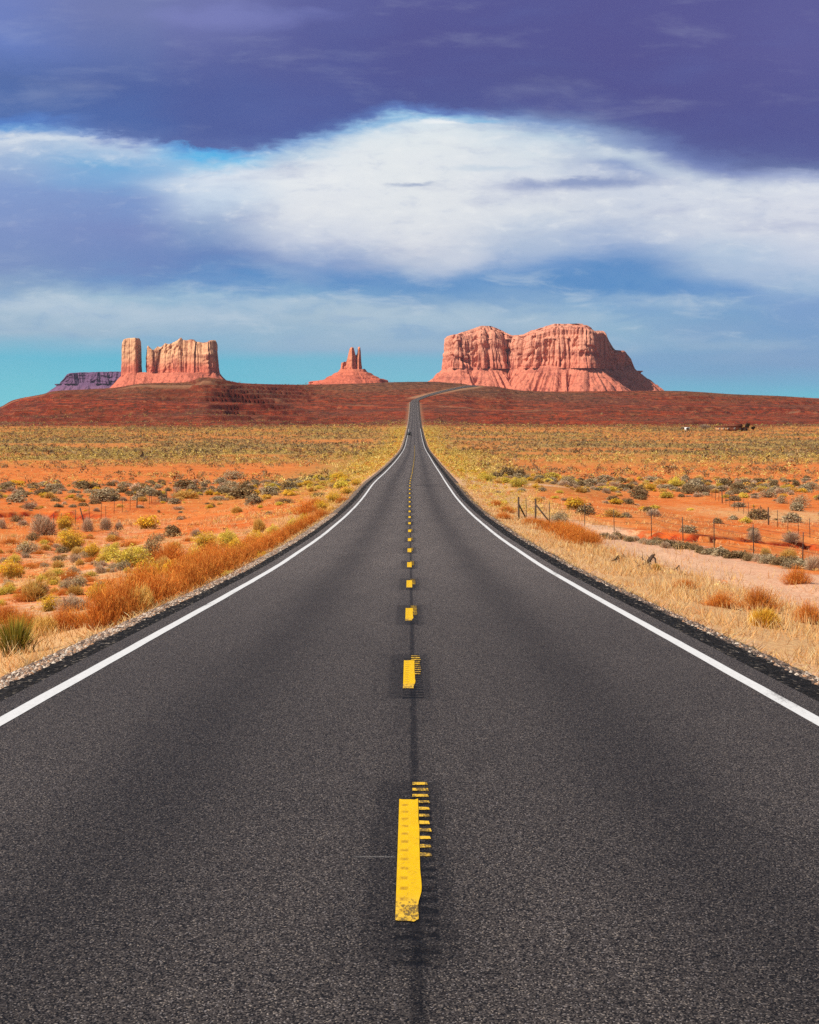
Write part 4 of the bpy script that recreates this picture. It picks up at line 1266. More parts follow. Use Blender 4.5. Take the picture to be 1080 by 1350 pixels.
# far brush, past counting: one object
def far_brush():
    Xs, Ys, Ws, Hs, Cs = [], [], [], [], []

    def emit(X, Y, w, h, c):
        Xs.append(X); Ys.append(Y); Ws.append(w); Hs.append(h); Cs.append(c)
    # plain
    N = 84000
    Y = np.sqrt(rng.uniform(300 ** 2, 1780 ** 2, N))
    X = rng.uniform(-0.215, 0.215, N) * Y
    s = np.abs(X - xc(Y))
    nb = fbm(X / 45, Y / 60, 72); nl = fbm(X / 160, Y / 260, 301)
    dens = np.interp(Y, [300, 345, 420, 600, 1480, 1780], [0.25, 0.7, 1, 1, 1, .10]) * np.clip(0.78 + (2.0 * nb + 1.0 * nl) * np.interp(Y, [300, 520, 800, 1500], [1, .9, .55, .35]), .02, 1) * (s > 6.5)
    # bare red patches
    for bx, by, brx, bry in ((-62, 372, 26, 20), (-20, 420, 24, 26), (33, 458, 18, 28), (52, 395, 20, 12), (70, 355, 24, 14), (-48, 330, 14, 12)):
        dens = dens * (1 - 0.93 * np.exp(-(((X - bx) / brx) ** 2 + ((Y - by) / bry) ** 2) ** 1.5))
    keep = rng.random(N) < dens * 0.75
    X, Y, s, nb, nl = X[keep], Y[keep], s[keep], nb[keep], nl[keep]
    n = len(X)
    yel = np.clip(0.36 + 0.5 * sstep(26, 9, s) + 0.6 * nl + 0.25 * np.exp(-((Y - 640) / 160) ** 2) - 0.25 * np.exp(-((Y - 430) / 60) ** 2), .03, .95)
    isy = rng.random(n) < yel
    cy = pick(n, ((206, 176, 92), (190, 166, 90), (216, 190, 112), (176, 152, 82), (204, 162, 82)), .18)
    cd = pick(n, ((136, 116, 84), (116, 98, 72), (150, 128, 92), (104, 86, 68), (160, 130, 88), (140, 98, 64)), .2)
    col = np.where(isy[:, None], cy, cd)
    col = col * (1 - .16 * sstep(430, 620, Y) * isy)[:, None]
    w = np.exp(rng.normal(0.0, .35, n)) * np.where(isy, .95, 1.15)
    h = w * rng.uniform(.45, .75, n)
    emit(X, Y, w, h, col)
    # small tufts between the nearer bushes
    N = 34000
    Y = np.sqrt(rng.uniform(42 ** 2, 420 ** 2, N)); X = rng.uniform(-0.2, 0.2, N) * Y
    s = np.abs(X - xc(Y)); nb = fbm(X / 22, Y / 40, 73)
    keep = (s > 7.5) & (rng.random(N) < np.clip(.34 + 0.9 * nb, 0.05, .9) * np.interp(Y, [42, 120, 200, 260], [1, .8, .6, 1]))
    tr_ = np.interp(Y, [40, 67, 90, 110, 125, 145, 160], [13.0, 12.6, 11.6, 11.5, 10.6, 9.6, 8.5])
    keep &= ~((X > 0) & (Y < 160) & (np.abs(s - tr_) < 2.6))
    X, Y = X[keep], Y[keep]; n = len(X)
    w = rng.uniform(.12, .46, n)
    emit(X, Y, w, w * rng.uniform(.4, .8, n), pick(n, ((232, 186, 112), (206, 164, 98), (166, 132, 90), (226, 196, 134), (136, 106, 78), (212, 130, 66)), .2))
    # verge: yellow weeds along both road edges
    N = 9000
    Y = rng.uniform(150, 1450, N) ; X = xc(Y) + np.where(rng.random(N) < .5, -1, 1) * (5.6 + np.abs(rng.normal(0, 4.0, N)))
    w = rng.uniform(.3, .9, N) * np.interp(Y, [150, 400], [.7, 1.2])
    emit(X, Y, w, w * rng.uniform(.4, .8, N), pick(N, ((206, 176, 70), (214, 186, 92), (200, 148, 62), (186, 164, 76), (206, 130, 62), (228, 194, 122)), .18))
    # dark low brush on the hills
    N = 26000
    Y = np.sqrt(rng.uniform(1560 ** 2, 2700 ** 2, N)); X = rng.uniform(-0.205, 0.205, N) * Y
    bx = np.interp(Y, [2300, 2400, 2700], [5.3, 6.0, 86])
    k = (np.abs(X - np.where(Y < 2330, xc(Y), bx)) > 16) & (rng.random(N) < np.clip(.55 + fbm(X / 120, Y / 160, 305), .1, 1))
    X, Y = X[k], Y[k]; n = len(X)
    w = np.exp(rng.normal(.15, .35, n))
    emit(X, Y, w, w * rng.uniform(.45, .8, n), pick(n, ((104, 82, 60), (90, 68, 54), (130, 106, 74), (116, 76, 56), (80, 64, 52)), .2))
    X, Y, w, h, col = (np.concatenate(a) for a in (Xs, Ys, Ws, Hs, Cs))
    N = len(X)
    Z = H(X, Y)
    # each one a loose handful of twiggy shards filling a low dome
    reps = np.where(Y < 240, 34, np.where(Y < 450, 30, np.where(Y < 800, 16, np.where(Y < 1560, 10, 7))))
    idx = np.repeat(np.arange(N), reps)
    n = len(idx)
    p = dome(n, 5, .35)
    a = rng.random(N)[idx] * 6.28
    px_ = p[:, 0] * np.cos(a) - p[:, 1] * np.sin(a); py_ = p[:, 0] * np.sin(a) + p[:, 1] * np.cos(a)
    P = np.stack([px_ * w[idx] + X[idx], py_ * w[idx] + Y[idx], p[:, 2] * h[idx] + Z[idx]], -1)
    v, q, t, cc = leaves(P, w[idx] * rng.uniform(.8, 1.25, n) * np.interp(Y[idx], [240, 450, 900], [.085, .115, .20]), col[idx] * rng.uniform(.82, 1.15, (n, 1)), .5)
    print("far brush", N)
    o = obj("brush", mesh_np("brush", v, q, colors=cc), M_far)
    tag(o, "countless small yellow and brown brush covering the far plain and red hills", "brush", kind="stuff")


far_brush()


# dry straw grass on both verges
def verge_grass():
    N = 120000
    Y = 13 + 215 * rng.random(N) ** 1.9
    right = rng.random(N) < 0.60
    s = np.where(right, 4.72 + 7.8 * rng.random(N) ** 1.2, 4.95 + 3.2 * rng.random(N) ** 1.3)
    clump = fbm(np.where(right, s, -s) / 1.1, Y / 1.6, 401)
    tr = np.interp(Y, [40, 67, 90, 110, 125, 145, 160], [13.0, 12.6, 11.6, 11.5, 10.6, 9.6, 8.5])
    keep = rng.random(N) < np.clip(.5 + 1.3 * clump, .04, 1) * np.where(right, 1 - .85 * sstep(3, 1.0, np.abs(s - tr)), 1.0)
    Y, right, s, clump = Y[keep], right[keep], s[keep], clump[keep]
    N = len(Y)
    X = xc(Y) + np.where(right, s, -s)
    Z = np.maximum(H(X, Y), prof(Y) + np.interp(s, [4.95, 5.2, 5.6, 6], [-.2, -.33, -.65, -3])) - 0.01
    hgt = rng.uniform(.10, .34, N) * (0.55 + .65 * sstep(5.0, 7.0, s)) * (0.8 + .5 * np.clip(clump, -1, 1))
    # loose patches farther from the road
    N2 = 110000
    Y2 = np.sqrt(rng.uniform(38 ** 2, 200 ** 2, N2)); s2 = rng.uniform(7.5, 34, N2)
    sd2 = np.where(rng.random(N2) < .62, -1, 1)
    k2 = rng.random(N2) < np.clip(.12 + 1.5 * fbm(sd2 * s2 / 2.6, Y2 / 4.5, 411), 0, 1) * np.where(sd2 < 0, 1, .5)
    k2 &= ~((sd2 > 0) & (np.abs(s2 - np.interp(Y2, [40, 67, 90, 110, 125, 145, 160], [13.0, 12.6, 11.6, 11.5, 10.6, 9.6, 8.5])) < 2.4)) & (s2 < .21 * Y2)
    X2 = xc(Y2) + sd2 * s2
    X, Y, clump = np.concatenate([X, X2[k2]]), np.concatenate([Y, Y2[k2]]), np.concatenate([clump, np.zeros(k2.sum())])
    Z = np.concatenate([Z, H(X2[k2], Y2[k2]) - .01])
    hgt = np.concatenate([hgt, rng.uniform(.08, .3, k2.sum())])
    N = len(X)
    b = np.stack([X, Y, Z], -1)
    tip = b + np.column_stack([rng.normal(0, .10, (N, 2)), hgt])
    wd = (0.005 + 0.00012 * Y) * rng.uniform(.8, 1.5, N)
    cb = pick(N, ((206, 156, 100), (216, 168, 112), (190, 136, 84)), .2)
    ct = pick(N, ((244, 214, 158), (236, 198, 134), (248, 224, 176), (222, 164, 100), (230, 184, 100)), .15)
    rusty = (rng.random(N) < .75 * sstep(.12, .5, fbm(X / 2.2, Y / 3.5, 421)))[:, None]
    ct = np.where(rusty, pick(N, ((214, 134, 72), (196, 112, 60), (226, 156, 92)), .15), ct)
    v, q, t, c = blades(b, tip, wd, cb, ct, np.column_stack([rng.normal(0, .02, (N, 2)), np.zeros(N)]))
    print("grass", N)
    o = obj("dry_grass", mesh_np("dry_grass", v, [q, t], colors=c), M_blade)
    tag(o, "dry straw grass growing along both verges of the road", "grass", kind="stuff")


verge_grass()

# ------------------------------------------------------------------ fences
M_wood = plain("weathered_wood", (0.085, 0.055, 0.038), 0.85, 0.15, vary=.4, scale=9)
M_steel = plain("rusted_steel", (0.085, 0.07, 0.06), 0.6, 0.4, 0.3, .4, 12)
M_wire = plain("fence_wire", (0.12, 0.09, 0.075), 0.5, 0.5, 0.6)
M_palew = plain("grey_wood", (0.33, 0.29, 0.26), 0.85, 0.15, vary=.3, scale=9)


def fence(name, posts, label, wood=(), braces=(), hgt=1.32, lean=None):
    x0, y0 = posts[0]
    z0 = float(H(x0, y0))
    root = empty(name, (x0, y0, z0))
    tag(root, label, "fence", "barbed wire fences on the plain")
    tops = []
    for i, (x, y) in enumerate(posts):
        z = float(H(x, y))
        mb = MB()
        h = hgt + random.uniform(-.06, .08)
        tx, ty = random.uniform(-.05, .05), random.uniform(-.04, .04)
        if lean and i in lean:
            tx = lean[i]
        b = np.array((x - x0, y - y0, z - z0 - .25))
        t = np.array((x - x0 + tx, y - y0 + ty, z - z0 + h))
        if i in wood:
            mb.tube([b, (b + t) / 2 + (.01, 0, 0), t + (0, 0, .1)], [.058, .054, .05], 8)
            mt = M_wood
        else:
            mb.tube([b, b + (t - b) * .9, t], [.022, .021, .020], 4)
            for q in range(6):
                p = b + (t - b) * (.3 + .11 * q)
                mb.box(p + (0, -.03, 0), (.02, .03, .02))
            mt = M_steel
        obj("post", mb.mesh("post"), mt, root)
        tops.append((b, t))
    for lv in (.36, .56, .76, .93):
        mb = MB()
        pts = []
        for (b, t), (b2, t2) in zip(tops[:-1], tops[1:]):
            p, p2 = b + (t - b) * lv, b2 + (t2 - b2) * lv
            for s_ in (0, .33, .66):
                pts.append(p + (p2 - p) * s_ - np.array((0, 0, .05 * math.sin(math.pi * s_))))
        pts.append(tops[-1][0] + (tops[-1][1] - tops[-1][0]) * lv)
        mb.tube(pts, .006, 4)
        obj("wire", mb.mesh("wire"), M_wire, root)
    for i, j, a, c in braces:
        b, t = tops[i]; b2, t2 = tops[j]
        mb = MB()
        mb.tube([b + (t - b) * a, b2 + (t2 - b2) * c], [.05, .045], 6)
        obj("brace", mb.mesh("brace"), M_wood, root)
    return root


nearp = [hit(px, py)[:2] for px, py in ((684, 687), (694, 688), (706, 689), (725, 691), (771, 694), (810, 703), (859, 709), (901, 721), (942, 725), (994, 736), (1058, 748), (1120, 762))]
fence("wire_fence", nearp, "barbed wire fence with a braced wooden end post right of the road", wood=(0, 2), braces=((0, 1, .8, .25), (2, 3, .85, .22)), hgt=1.42)
rowR = []
for i in range(24):
    Y = 140 + i * 6.0
    rowR.append((float(np.interp(Y, [140, 177, 260, 300], [26.5, 28.3, 35, 38])), Y))
fence("wire_fence", rowR, "far barbed wire fence climbing across the sand right of the road", wood=(5, 14), hgt=1.3)
rowL = []
for i in range(22):
    Y = 160 + i * 5.2
    rowL.append((-27.0 - .004 * (Y - 160) + random.uniform(-.3, .3), Y))
fence("wire_fence", rowL, "barbed wire fence with a leaning post crossing the left plain", wood=(4, 11, 16), hgt=1.32, lean={4: -.45})


# ------------------------------------------------------------------ dead branches by the right verge
def dead_branch(px, py, size, label, seed):
    r = random.Random(seed)
    X, Y, Z = hit(px, py)
    root = empty("dead_branch", (X, Y, Z))
    tag(root, label, "dead branch")
    s = size
    mb = MB()
    mb.tube([(-.55 * s, 0, .04), (-.25 * s, .05, .12 * s), (0, 0, .26 * s), (.16 * s, 0, .50 * s), (.24 * s, .02, .56 * s)], [.035 * s, .06 * s, .075 * s, .06 * s, .035 * s], 7)
    mb.tube([(.14 * s, 0, .47 * s), (.26 * s, .02, .38 * s), (.30 * s, .03, .1 * s), (.30 * s, .03, -.05)], [.05 * s, .045 * s, .035 * s, .03 * s], 6)
    mb.tube([(0, 0, .24 * s), (.02 * s, -.08 * s, .05 * s), (-.05 * s, -.2 * s, -.02)], [.06 * s, .04 * s, .03 * s], 6)
    obj("limb", mb.mesh("limb", True), M_wood, root)
    for k in range(9):
        mb = MB()
        p = np.array((r.uniform(-.5, .2) * s, r.uniform(-.1, .1) * s, r.uniform(.05, .35) * s))
        d = np.array((r.uniform(-.35, .4), r.uniform(-.2, .2), r.uniform(-.05, .4))) * s
        mb.tube([p, p + d * .5 + (0, 0, .04 * s), p + d], [.018 * s, .012 * s, .006 * s], 5)
        obj("twig", mb.mesh("twig"), M_wood, root)


dead_branch(856, 748, 0.85, "dark twisted dead branch lying on the pale straw verge", 3)
dead_branch(812, 741, 0.42, "smaller dead twig heap left of the twisted branch", 9)
dead_branch(893, 752, 0.34, "low dry stick bundle right of the twisted branch", 14)


# ------------------------------------------------------------------ the car coming up the far lane
def car(px, py):
    Y = 1135.0
    X = (px - 540) / F * Y
    Z = float(prof(Y)) + .004
    root = empty("parked_car", (X, Y, Z))
    root.name = "car"
    root.scale = (1.14, 1.0, 1.16)
    tag(root, "small dark car far down the road in the left lane", "car")
    body = plain("dark_car_paint", (0.004, 0.0045, 0.006), 0.6, 0.12, vary=.1)
    glass = plain("car_glass", (0.06, 0.07, 0.085), 0.35, 0.3, vary=.05)
    rub = plain("tyre_rubber", (0.012, 0.012, 0.012), 0.9, 0.1)
    rim = plain("wheel_rim", (0.12, 0.12, 0.125), 0.35, 0.5, .5)
    lamp = plain("headlamp_glass", (0.45, 0.45, 0.43), 0.1, 0.6)
    chrome = plain("grille_dark", (0.03, 0.03, 0.032), 0.4, 0.4, .3)
    mb = MB()
    mb.box((0, 0, .68), (1.95, 4.7, .62), (.96, .97))
    mb.box((0, -1.55, 1.05), (1.80, 1.5, .14), (.9, .94))
    mb.box((0, -2.36, .5), (1.9, .14, .34))
    mb.box((0, 2.36, .52), (1.9, .14, .34))
    obj("body", mb.mesh("body"), body, root)
    mb = MB()
    mb.box((0, .55, 1.34), (1.78, 2.9, .66), (.80, .76), shift=(0, .1))
    obj("cabin", mb.mesh("cabin"), body, root)
    for nm, y0, z0, y1, z1, w0, w1 in (("windscreen", -.93, 1.06, -.42, 1.60, .80, .66), ("rear_window", 2.02, 1.06, 1.74, 1.60, .78, .64)):
        sgn = -1 if y0 < 0 else 1
        v = np.array([(-w0, y0 + .03 * sgn, z0), (w0, y0 + .03 * sgn, z0), (w1, y1 + .05 * sgn, z1), (-w1, y1 + .05 * sgn, z1), (-w0, y0 - .02 * sgn, z0), (w0, y0 - .02 * sgn, z0), (w1, y1 - .02 * sgn, z1), (-w1, y1 - .02 * sgn, z1)])
        b = MB(); b.add(v, [(0, 1, 2, 3), (7, 6, 5, 4), (0, 4, 5, 1), (1, 5, 6, 2), (2, 6, 7, 3), (3, 7, 4, 0)])
        obj(nm, b.mesh(nm), glass, root)
    for sx_ in (-1, 1):
        b = MB(); b.box((sx_ * .84, .55, 1.34), (.05, 1.9, .40), (1, .8), shift=(-sx_ * .06, .05))
        obj("side_window", b.mesh("side_window"), glass, root)
        b = MB(); b.box((sx_ * 1.06, -.75, 1.12), (.2, .1, .15)); obj("mirror", b.mesh("mirror"), body, root)
        b = MB(); b.box((sx_ * .72, -2.36, .80), (.36, .10, .16), (.9, 1)); obj("headlight", b.mesh("headlight"), lamp, root)
        for y in (-1.45, 1.45):
            th = np.linspace(0, 2 * math.pi, 19)[:-1]
            w = obj("wheel", None, None, root)
            b = MB(); b.tube([(sx_ * .78, y, .35), (sx_ * .80, y, .35), (sx_ * .98, y, .35), (sx_ * 1.0, y, .35)], [.30, .345, .345, .31], 18)
            w.data = None if False else None
            bpy.data.objects.remove(w)
            w = obj("wheel", b.mesh("wheel"), rub, root)
            b = MB(); b.tube([(sx_ * .99, y, .35), (sx_ * 1.012, y, .35)], [.20, .18], 14)
            obj("rim", b.mesh("rim"), rim, w)
    b = MB(); b.box((0, -2.37, .78), (.95, .1, .2)); obj("grille", b.mesh("grille"), chrome, root)


car(539.5, 573)

# ------------------------------------------------------------------ homestead far off on the right
M_tanwall = plain("tan_stucco", L(206, 150, 104, .8)[:3], 0.9, 0.1, vary=.15, scale=1)
M_brownwall = plain("brown_boards", L(104, 58, 40, .8)[:3], 0.9, 0.1, vary=.25, scale=1)
M_roof = plain("rusty_roofing", L(120, 66, 46, .8)[:3], 0.7, 0.2, vary=.25, scale=1)
M_dark = plain("dark_opening", (0.02, 0.016, 0.014), 0.5, 0.3)
M_whitep = plain("white_panels", (0.72, 0.70, 0.66), 0.5, 0.3, vary=.08)


def house(name, px, py, w, d, h, roof_h, wall, label, cat, wins=3, gable=True, Y=None):
    if Y is None:
        X, Y, Z = hit(px, py)
    else:
        X = (px - 540) / F * Y; Z = float(H(X, Y))
    root = empty(name, (X, Y, Z - .1))
    tag(root, label, cat)
    b = MB(); b.box((0, 0, h / 2), (w, d, h)); obj("wall", b.mesh("wall"), wall, root)
    b = MB()
    if gable:
        b.box((0, 0, h + roof_h / 2 + .003), (w * 1.08, d * 1.15, roof_h), (1.0, .08))
    else:
        b.box((0, 0, h + roof_h / 2 + .003), (w * 1.06, d * 1.12, roof_h))
    obj("roof", b.mesh("roof"), M_roof, root)
    for i in range(wins):
        x = (i + .5) / (wins + 1) * w - w / 2 + w / (wins + 1) * .25
        b = MB(); b.box((x, -d / 2 - .02, h * .55), (1.1, .08, 1.0)); f = obj("window", b.mesh("window"), M_whitep, root)
        b = MB(); b.box((x, -d / 2 - .065, h * .55), (.9, .02, .8)); obj("pane", b.mesh("pane"), M_dark, f)
    b = MB(); b.box((w / 2 - 1.2, -d / 2 - .02, 1.0), (.95, .08, 2.0)); obj("door", b.mesh("door"), M_dark, root)


HB = hit(962, 568.0)
house("house", 955, 568, 11.0, 7, 2.6, .45, M_tanwall, "long low tan house with a flat brown roof on the right plain", "house", 3, False, Y=HB[1])
house("shed", 970, 568, 7.6, 6, 3.0, 1.6, M_brownwall, "dark brown gabled shed between the tan house and the dark trees", "shed", 1, True, Y=HB[1] - 6)
house("shed", 981, 568, 5.0, 4, 2.2, .3, M_tanwall, "small pale lean shed under the dark trees", "shed", 1, False, Y=HB[1] - 3)
house("trailer", 906, 567, 3.2, 2.4, 2.3, .12, M_whitep, "tiny white trailer standing alone on the right plain", "trailer", 1, False, Y=HB[1] - 2)


def tree(px, Y, w, h, label, dark=True, group=None):
    X = (px - 540) / F * Y; Z = float(H(X, Y))
    root = empty("tree", (X, Y, Z - .1))
    tag(root, label, "tree", group)
    b = MB(); b.tube([(0, 0, 0), (.1, .05, h * .35), (.05, 0, h * .7)], [.22, .16, .07], 7)
    for k in range(5):
        a = k * 1.3
        b.tube([(.08, .03, h * (.3 + .06 * k)), (math.cos(a) * w * .28, math.sin(a) * w * .28, h * (.5 + .06 * k))], [.08, .03], 5)
    obj("trunk", b.mesh("trunk"), M_wood, root)
    pts = []
    for k in range(9):
        c = np.array((random.uniform(-.3, .3) * w, random.uniform(-.3, .3) * w, h * random.uniform(.42, .82)))
        p = rng.normal(0, 1, (160, 3)); p /= np.linalg.norm(p, axis=1)[:, None]
        pts.append(c + p * rng.uniform(.4, 1, (160, 1)) * np.array((w * .24, w * .24, h * .18)))
    p = np.concatenate(pts)
    col = pick(len(p), ((62, 52, 38), (76, 62, 42), (48, 42, 34)) if dark else ((150, 128, 112), (128, 112, 100), (168, 146, 124)), .2)
    v, f, c = join(leaves(p, rng.uniform(.14, .3, len(p)), col))
    obj("crown", mesh_np("crown", v, f, colors=c), M_leaf, root)


tree(985.5, HB[1] + 4, 4.2, 5.6, "dark bushy tree rising behind the small pale shed")
tree(993, HB[1] + 6, 3.0, 3.6, "shorter dark tree at the homestead's right end")
tree(930, HB[1] + 3, 8.5, 4.6, "bare greyish tree spreading left of the tan house", dark=False)
tree(900, HB[1] + 20, 3, 2.4, "small grey tree beside the tiny white trailer", dark=False)

# ------------------------------------------------------------------ mesas and buttes
PINK = L(232, 140, 104, .82)
M_mesa = rock_material("red_sandstone", L(226, 132, 102, .88), L(233, 144, 114, .88), L(242, 168, 136, .88), L(160, 80, 68, .85), 60, 330, 0.035)
M_butte = rock_material("pale_sandstone", L(226, 124, 98, .86), L(232, 136, 106, .88), L(248, 192, 146, .88), L(166, 84, 68, .85), 70, 260, 0.04)
M_mid = rock_material("orange_sandstone", L(222, 114, 88, .85), L(230, 128, 96, .86), L(240, 158, 120, .86), L(170, 80, 62, .85), 60, 260, 0.05)
M_farm = rock_material("shadow_haze_sandstone", L(168, 122, 140, .8), L(152, 108, 134, .8), L(132, 96, 128, .8), L(110, 78, 112, .8), 20, 230, 0.03)  # purple is shadow and distance haze painted into the rock colour


def resample(pts, N, smooth=3):
    p = np.array(pts + [pts[0]], float)
    d = np.concatenate([[0], np.cumsum(np.linalg.norm(np.diff(p, axis=0), axis=1))])
    s = np.linspace(0, d[-1], N, endpoint=False)
    q = np.stack([np.interp(s, d, p[:, 0]), np.interp(s, d, p[:, 1])], -1)
    for _ in range(smooth):
        q = (np.roll(q, 1, 0) + 2 * q + np.roll(q, -1, 0)) / 4
    return q, s, d[-1]


def normals(q, k=1):
    t = np.roll(q, -k, 0) - np.roll(q, k, 0)
    t /= np.linalg.norm(t, axis=1)[:, None] + 1e-9
    nn = np.stack([t[:, 1], -t[:, 0]], -1)
    # outward for counter-clockwise outlines
    area = np.sum(q[:, 0] * np.roll(q[:, 1], -1) - np.roll(q[:, 0], -1) * q[:, 1])
    return nn if area > 0 else -nn


def cliff(name, pts, top, zb, m, parent, N=1400, nl=46, amp=14.0, seed=0, taper=8.0, smooth=6, ledge=0.35, capn=14, fine_amp=1.0, cap_h=0.0):
    q, s, per = resample(pts, N, smooth)
    nn = normals(q, 3)
    def ridge(x, y, sd):
        return np.sqrt(np.minimum(1.0, np.abs(fbm(x, y, sd, 2)) * 2.4))
    rows = []
    lv = np.linspace(0, 1, nl)
    X0, Y0 = q[:, 0], q[:, 1]
    # periodic arc noise through the plan position itself
    for t in lv:
        wob = t * 0.35
        o = amp * 1.25 * fbm(X0 / 105, Y0 / 105 + wob, 500 + seed, 2)
        irr = .35 + 1.3 * vnoise(X0 / 75 + 3, t * 3.0 + Y0 / 75, 505 + seed)
        o = o + amp * 1.0 * irr * (ridge(X0 / 46, Y0 / 46 + wob * .4, 510 + seed) - .5)
        o = o + amp * 0.55 * irr * fine_amp * (ridge(X0 / 17 + 4, Y0 / 17 + wob * .7, 520 + seed) - .5)
        o = o + amp * 0.16 * fine_amp * fbm(X0 / 6, Y0 / 6 + t * 9, 530 + seed, 3)
        # narrow clefts
        cl = np.clip(0.13 - np.abs(fbm(X0 / 55 + 7, Y0 / 55 + t * .12, 540 + seed, 2)), 0, .13) / .13
        o = o - amp * 1.7 * cl ** 1.5 * fine_amp * vnoise(X0 / 90, t * 2 + Y0 / 90, 545 + seed)
        o = o - amp * .55 * sstep(.25, .6, fbm(X0 / 30, t * 4.5 + Y0 / 30, 547 + seed, 3)) * fine_amp
        # horizontal ledges, softer rock at the foot
        ld = ledge * amp * (0.8 * fbm(np.full(N, t * 9.0), X0 / 300, 550 + seed, 3) + .8 * (1 - t) ** 6)
        o = o + ld - taper * t - (amp * 0.5) * np.clip((t - .93) / .07, 0, 1) ** 2
        P = q + nn * o[:, None]
        zt = top(P[:, 0], P[:, 1])
        z = zb + (zt - zb) * t
        rows.append(np.column_stack([P, z]))
    cen = q.mean(0)
    last = rows[-1]
    for k in range(1, capn + 1):
        f_ = 1 - k / (capn + .001)
        P = cen + (last[:, :2] - cen) * f_
        zt = top(P[:, 0], P[:, 1])
        zt = zt + cap_h * (1 - f_) + 2.0 * fbm(P[:, 0] / 20, P[:, 1] / 20, 560 + seed) * min(1, k / 2)
        rows.append(np.column_stack([P, np.maximum(zt, zb + 5)]))
    V_ = np.concatenate(rows)
    R = len(rows)
    i = np.arange(R - 1)[:, None] * N + np.arange(N)[None, :]
    j = np.arange(R - 1)[:, None] * N + (np.arange(N)[None, :] + 1) % N
    Fc = np.stack([i, j, j + N, i + N], -1).reshape(-1, 4)
    return obj(name, mesh_np(name, V_, Fc, smooth=False), m, parent)


def talus(name, pts, z1, z0, run, m, parent, N=1100, nl=44, seed=0, gully=12.0, smooth=60, inner=25.0, zvar=10.0, steps=0.0):
    q, s, per = resample(pts, N, smooth)
    nn = normals(q, 25)
    for _ in range(30):
        nn = (np.roll(nn, 1, 0) + 2 * nn + np.roll(nn, -1, 0)) / 4
    nn /= np.linalg.norm(nn, axis=1)[:, None]
    rows = []
    X0, Y0 = q[:, 0], q[:, 1]
    runv = run * (1 + 0.22 * fbm(X0 / 160, Y0 / 160, 600 + seed, 2))
    zt = z1 + zvar * fbm(X0 / 70, Y0 / 70, 610 + seed, 3)
    for k, t in enumerate(np.linspace(0, 1, nl)):
        off = -inner + (runv + inner) * t
        P = q + nn * off[:, None]
        g = np.abs(fbm(X0 / 40 + t * .35, Y0 / 40, 620 + seed, 3)) * 2.4
        g2 = np.abs(fbm(X0 / 19 + t * .4, Y0 / 19, 630 + seed, 3)) * 2
        tt = np.clip((off + 0) / runv, 0, 1)
        z = zt + (z0 - zt) * (0.78 * tt + .22 * tt ** .6)
        z = z - gully * (np.minimum(g, .6) * 1.3 + .5 * np.minimum(g2, .6)) * np.clip(4 * tt * (1.08 - tt), 0, 1) * .8 * -1 + 0
        z = z - gully * .7 * np.clip(4 * tt * (1.08 - tt), 0, 1)
        if steps:
            fr = (z / steps) % 1
            z = z + .55 * (steps * (np.floor(z / steps) + sstep(.45, 1, fr)) - z)
        z = z + (1.6 * fbm(P[:, 0] / 9, P[:, 1] / 9, 640 + seed, 3) + gully * .42 * fbm(P[:, 0] / 30, P[:, 1] / 30, 645 + seed, 3)) * np.clip(tt * 5, .2, 1)
        z = np.where(off < 0, zt + 2, z)
        rows.append(np.column_stack([P, z]))
    V_ = np.concatenate(rows)
    i = np.arange(nl - 1)[:, None] * N + np.arange(N)[None, :]
    j = np.arange(nl - 1)[:, None] * N + (np.arange(N)[None, :] + 1) % N
    Fc = np.stack([i, j, j + N, i + N], -1).reshape(-1, 4)
    return obj(name, mesh_np(name, V_, Fc), m, parent)


def plan(pts):
    """(photo column, distance) -> ground plan, relative to nothing"""
    return [((px - 540) / F * y, y) for px, y in pts]


def shift(pts, o):
    return [(x - o[0], y - o[1]) for x, y in pts]


def skyline(sk, Yref):
    xs = np.array([(p[0] - 540) / F * Yref for p in sk]); zs = np.array([CAMZ + (HY - p[1]) / F * Yref for p in sk])
    return lambda X, Y: np.interp(X * Yref / np.maximum(Y, 1.0), xs, zs)      # same skyline wherever the rim stands back


def zat(row, Y):
    return CAMZ + (HY - row) / F * Y


# --- the broad mesa on the right
big = empty("mesa", (0, 0, 0))
tag(big, "broad red sandstone mesa right of the road's end", "mesa")
skyB = [(560, 443), (590, 442.5), (595, 441.5), (607, 439.5), (616, 437), (623, 434.5), (633, 430.5), (647, 430.5), (655, 433), (663, 436.5), (675, 442.5), (690, 441.5), (700, 437), (712, 434), (723, 430.5), (733, 428.5), (773, 428.5),
        (780, 430.5), (787, 433), (797, 437), (800, 440), (802, 449), (804, 457), (811, 460.5), (823, 460), (826, 463), (828, 469), (832, 471), (834, 476), (836, 487), (838, 493), (850, 500)]
_topB = skyline(skyB, 8100)


def benchB(X):
    # how far the rim lies below the summit (nothing at the low right end)
    q_ = X / 8000 * F + 540
    return 15.0 * sstep(588, 618, q_) * sstep(800, 786, q_) * (1 - .75 * sstep(8, 2, np.abs(q_ - 681)))


def topB(X, Y):
    return _topB(X, Y) - benchB(X) + 2.5 * fbm(X / 14, Y / 30, 701, 3)


outB = plan([(590, 8060), (594, 7985), (604, 7968), (622, 7990), (634, 7968), (652, 7985), (668, 8020), (684, 8000), (700, 7955), (716, 7940), (734, 7925), (752, 7930), (768, 7905), (780, 7912), (786, 7945), (789, 8040), (800, 8130), (808, 8220), (824, 8270), (836, 8330), (838, 8420),
             (815, 8520), (740, 8560), (660, 8540), (610, 8440), (590, 8250)])
cliff("cliff", outB, topB, zat(486, 8000), M_mesa, big, N=2600, nl=60, amp=21, seed=1, taper=7, smooth=3)
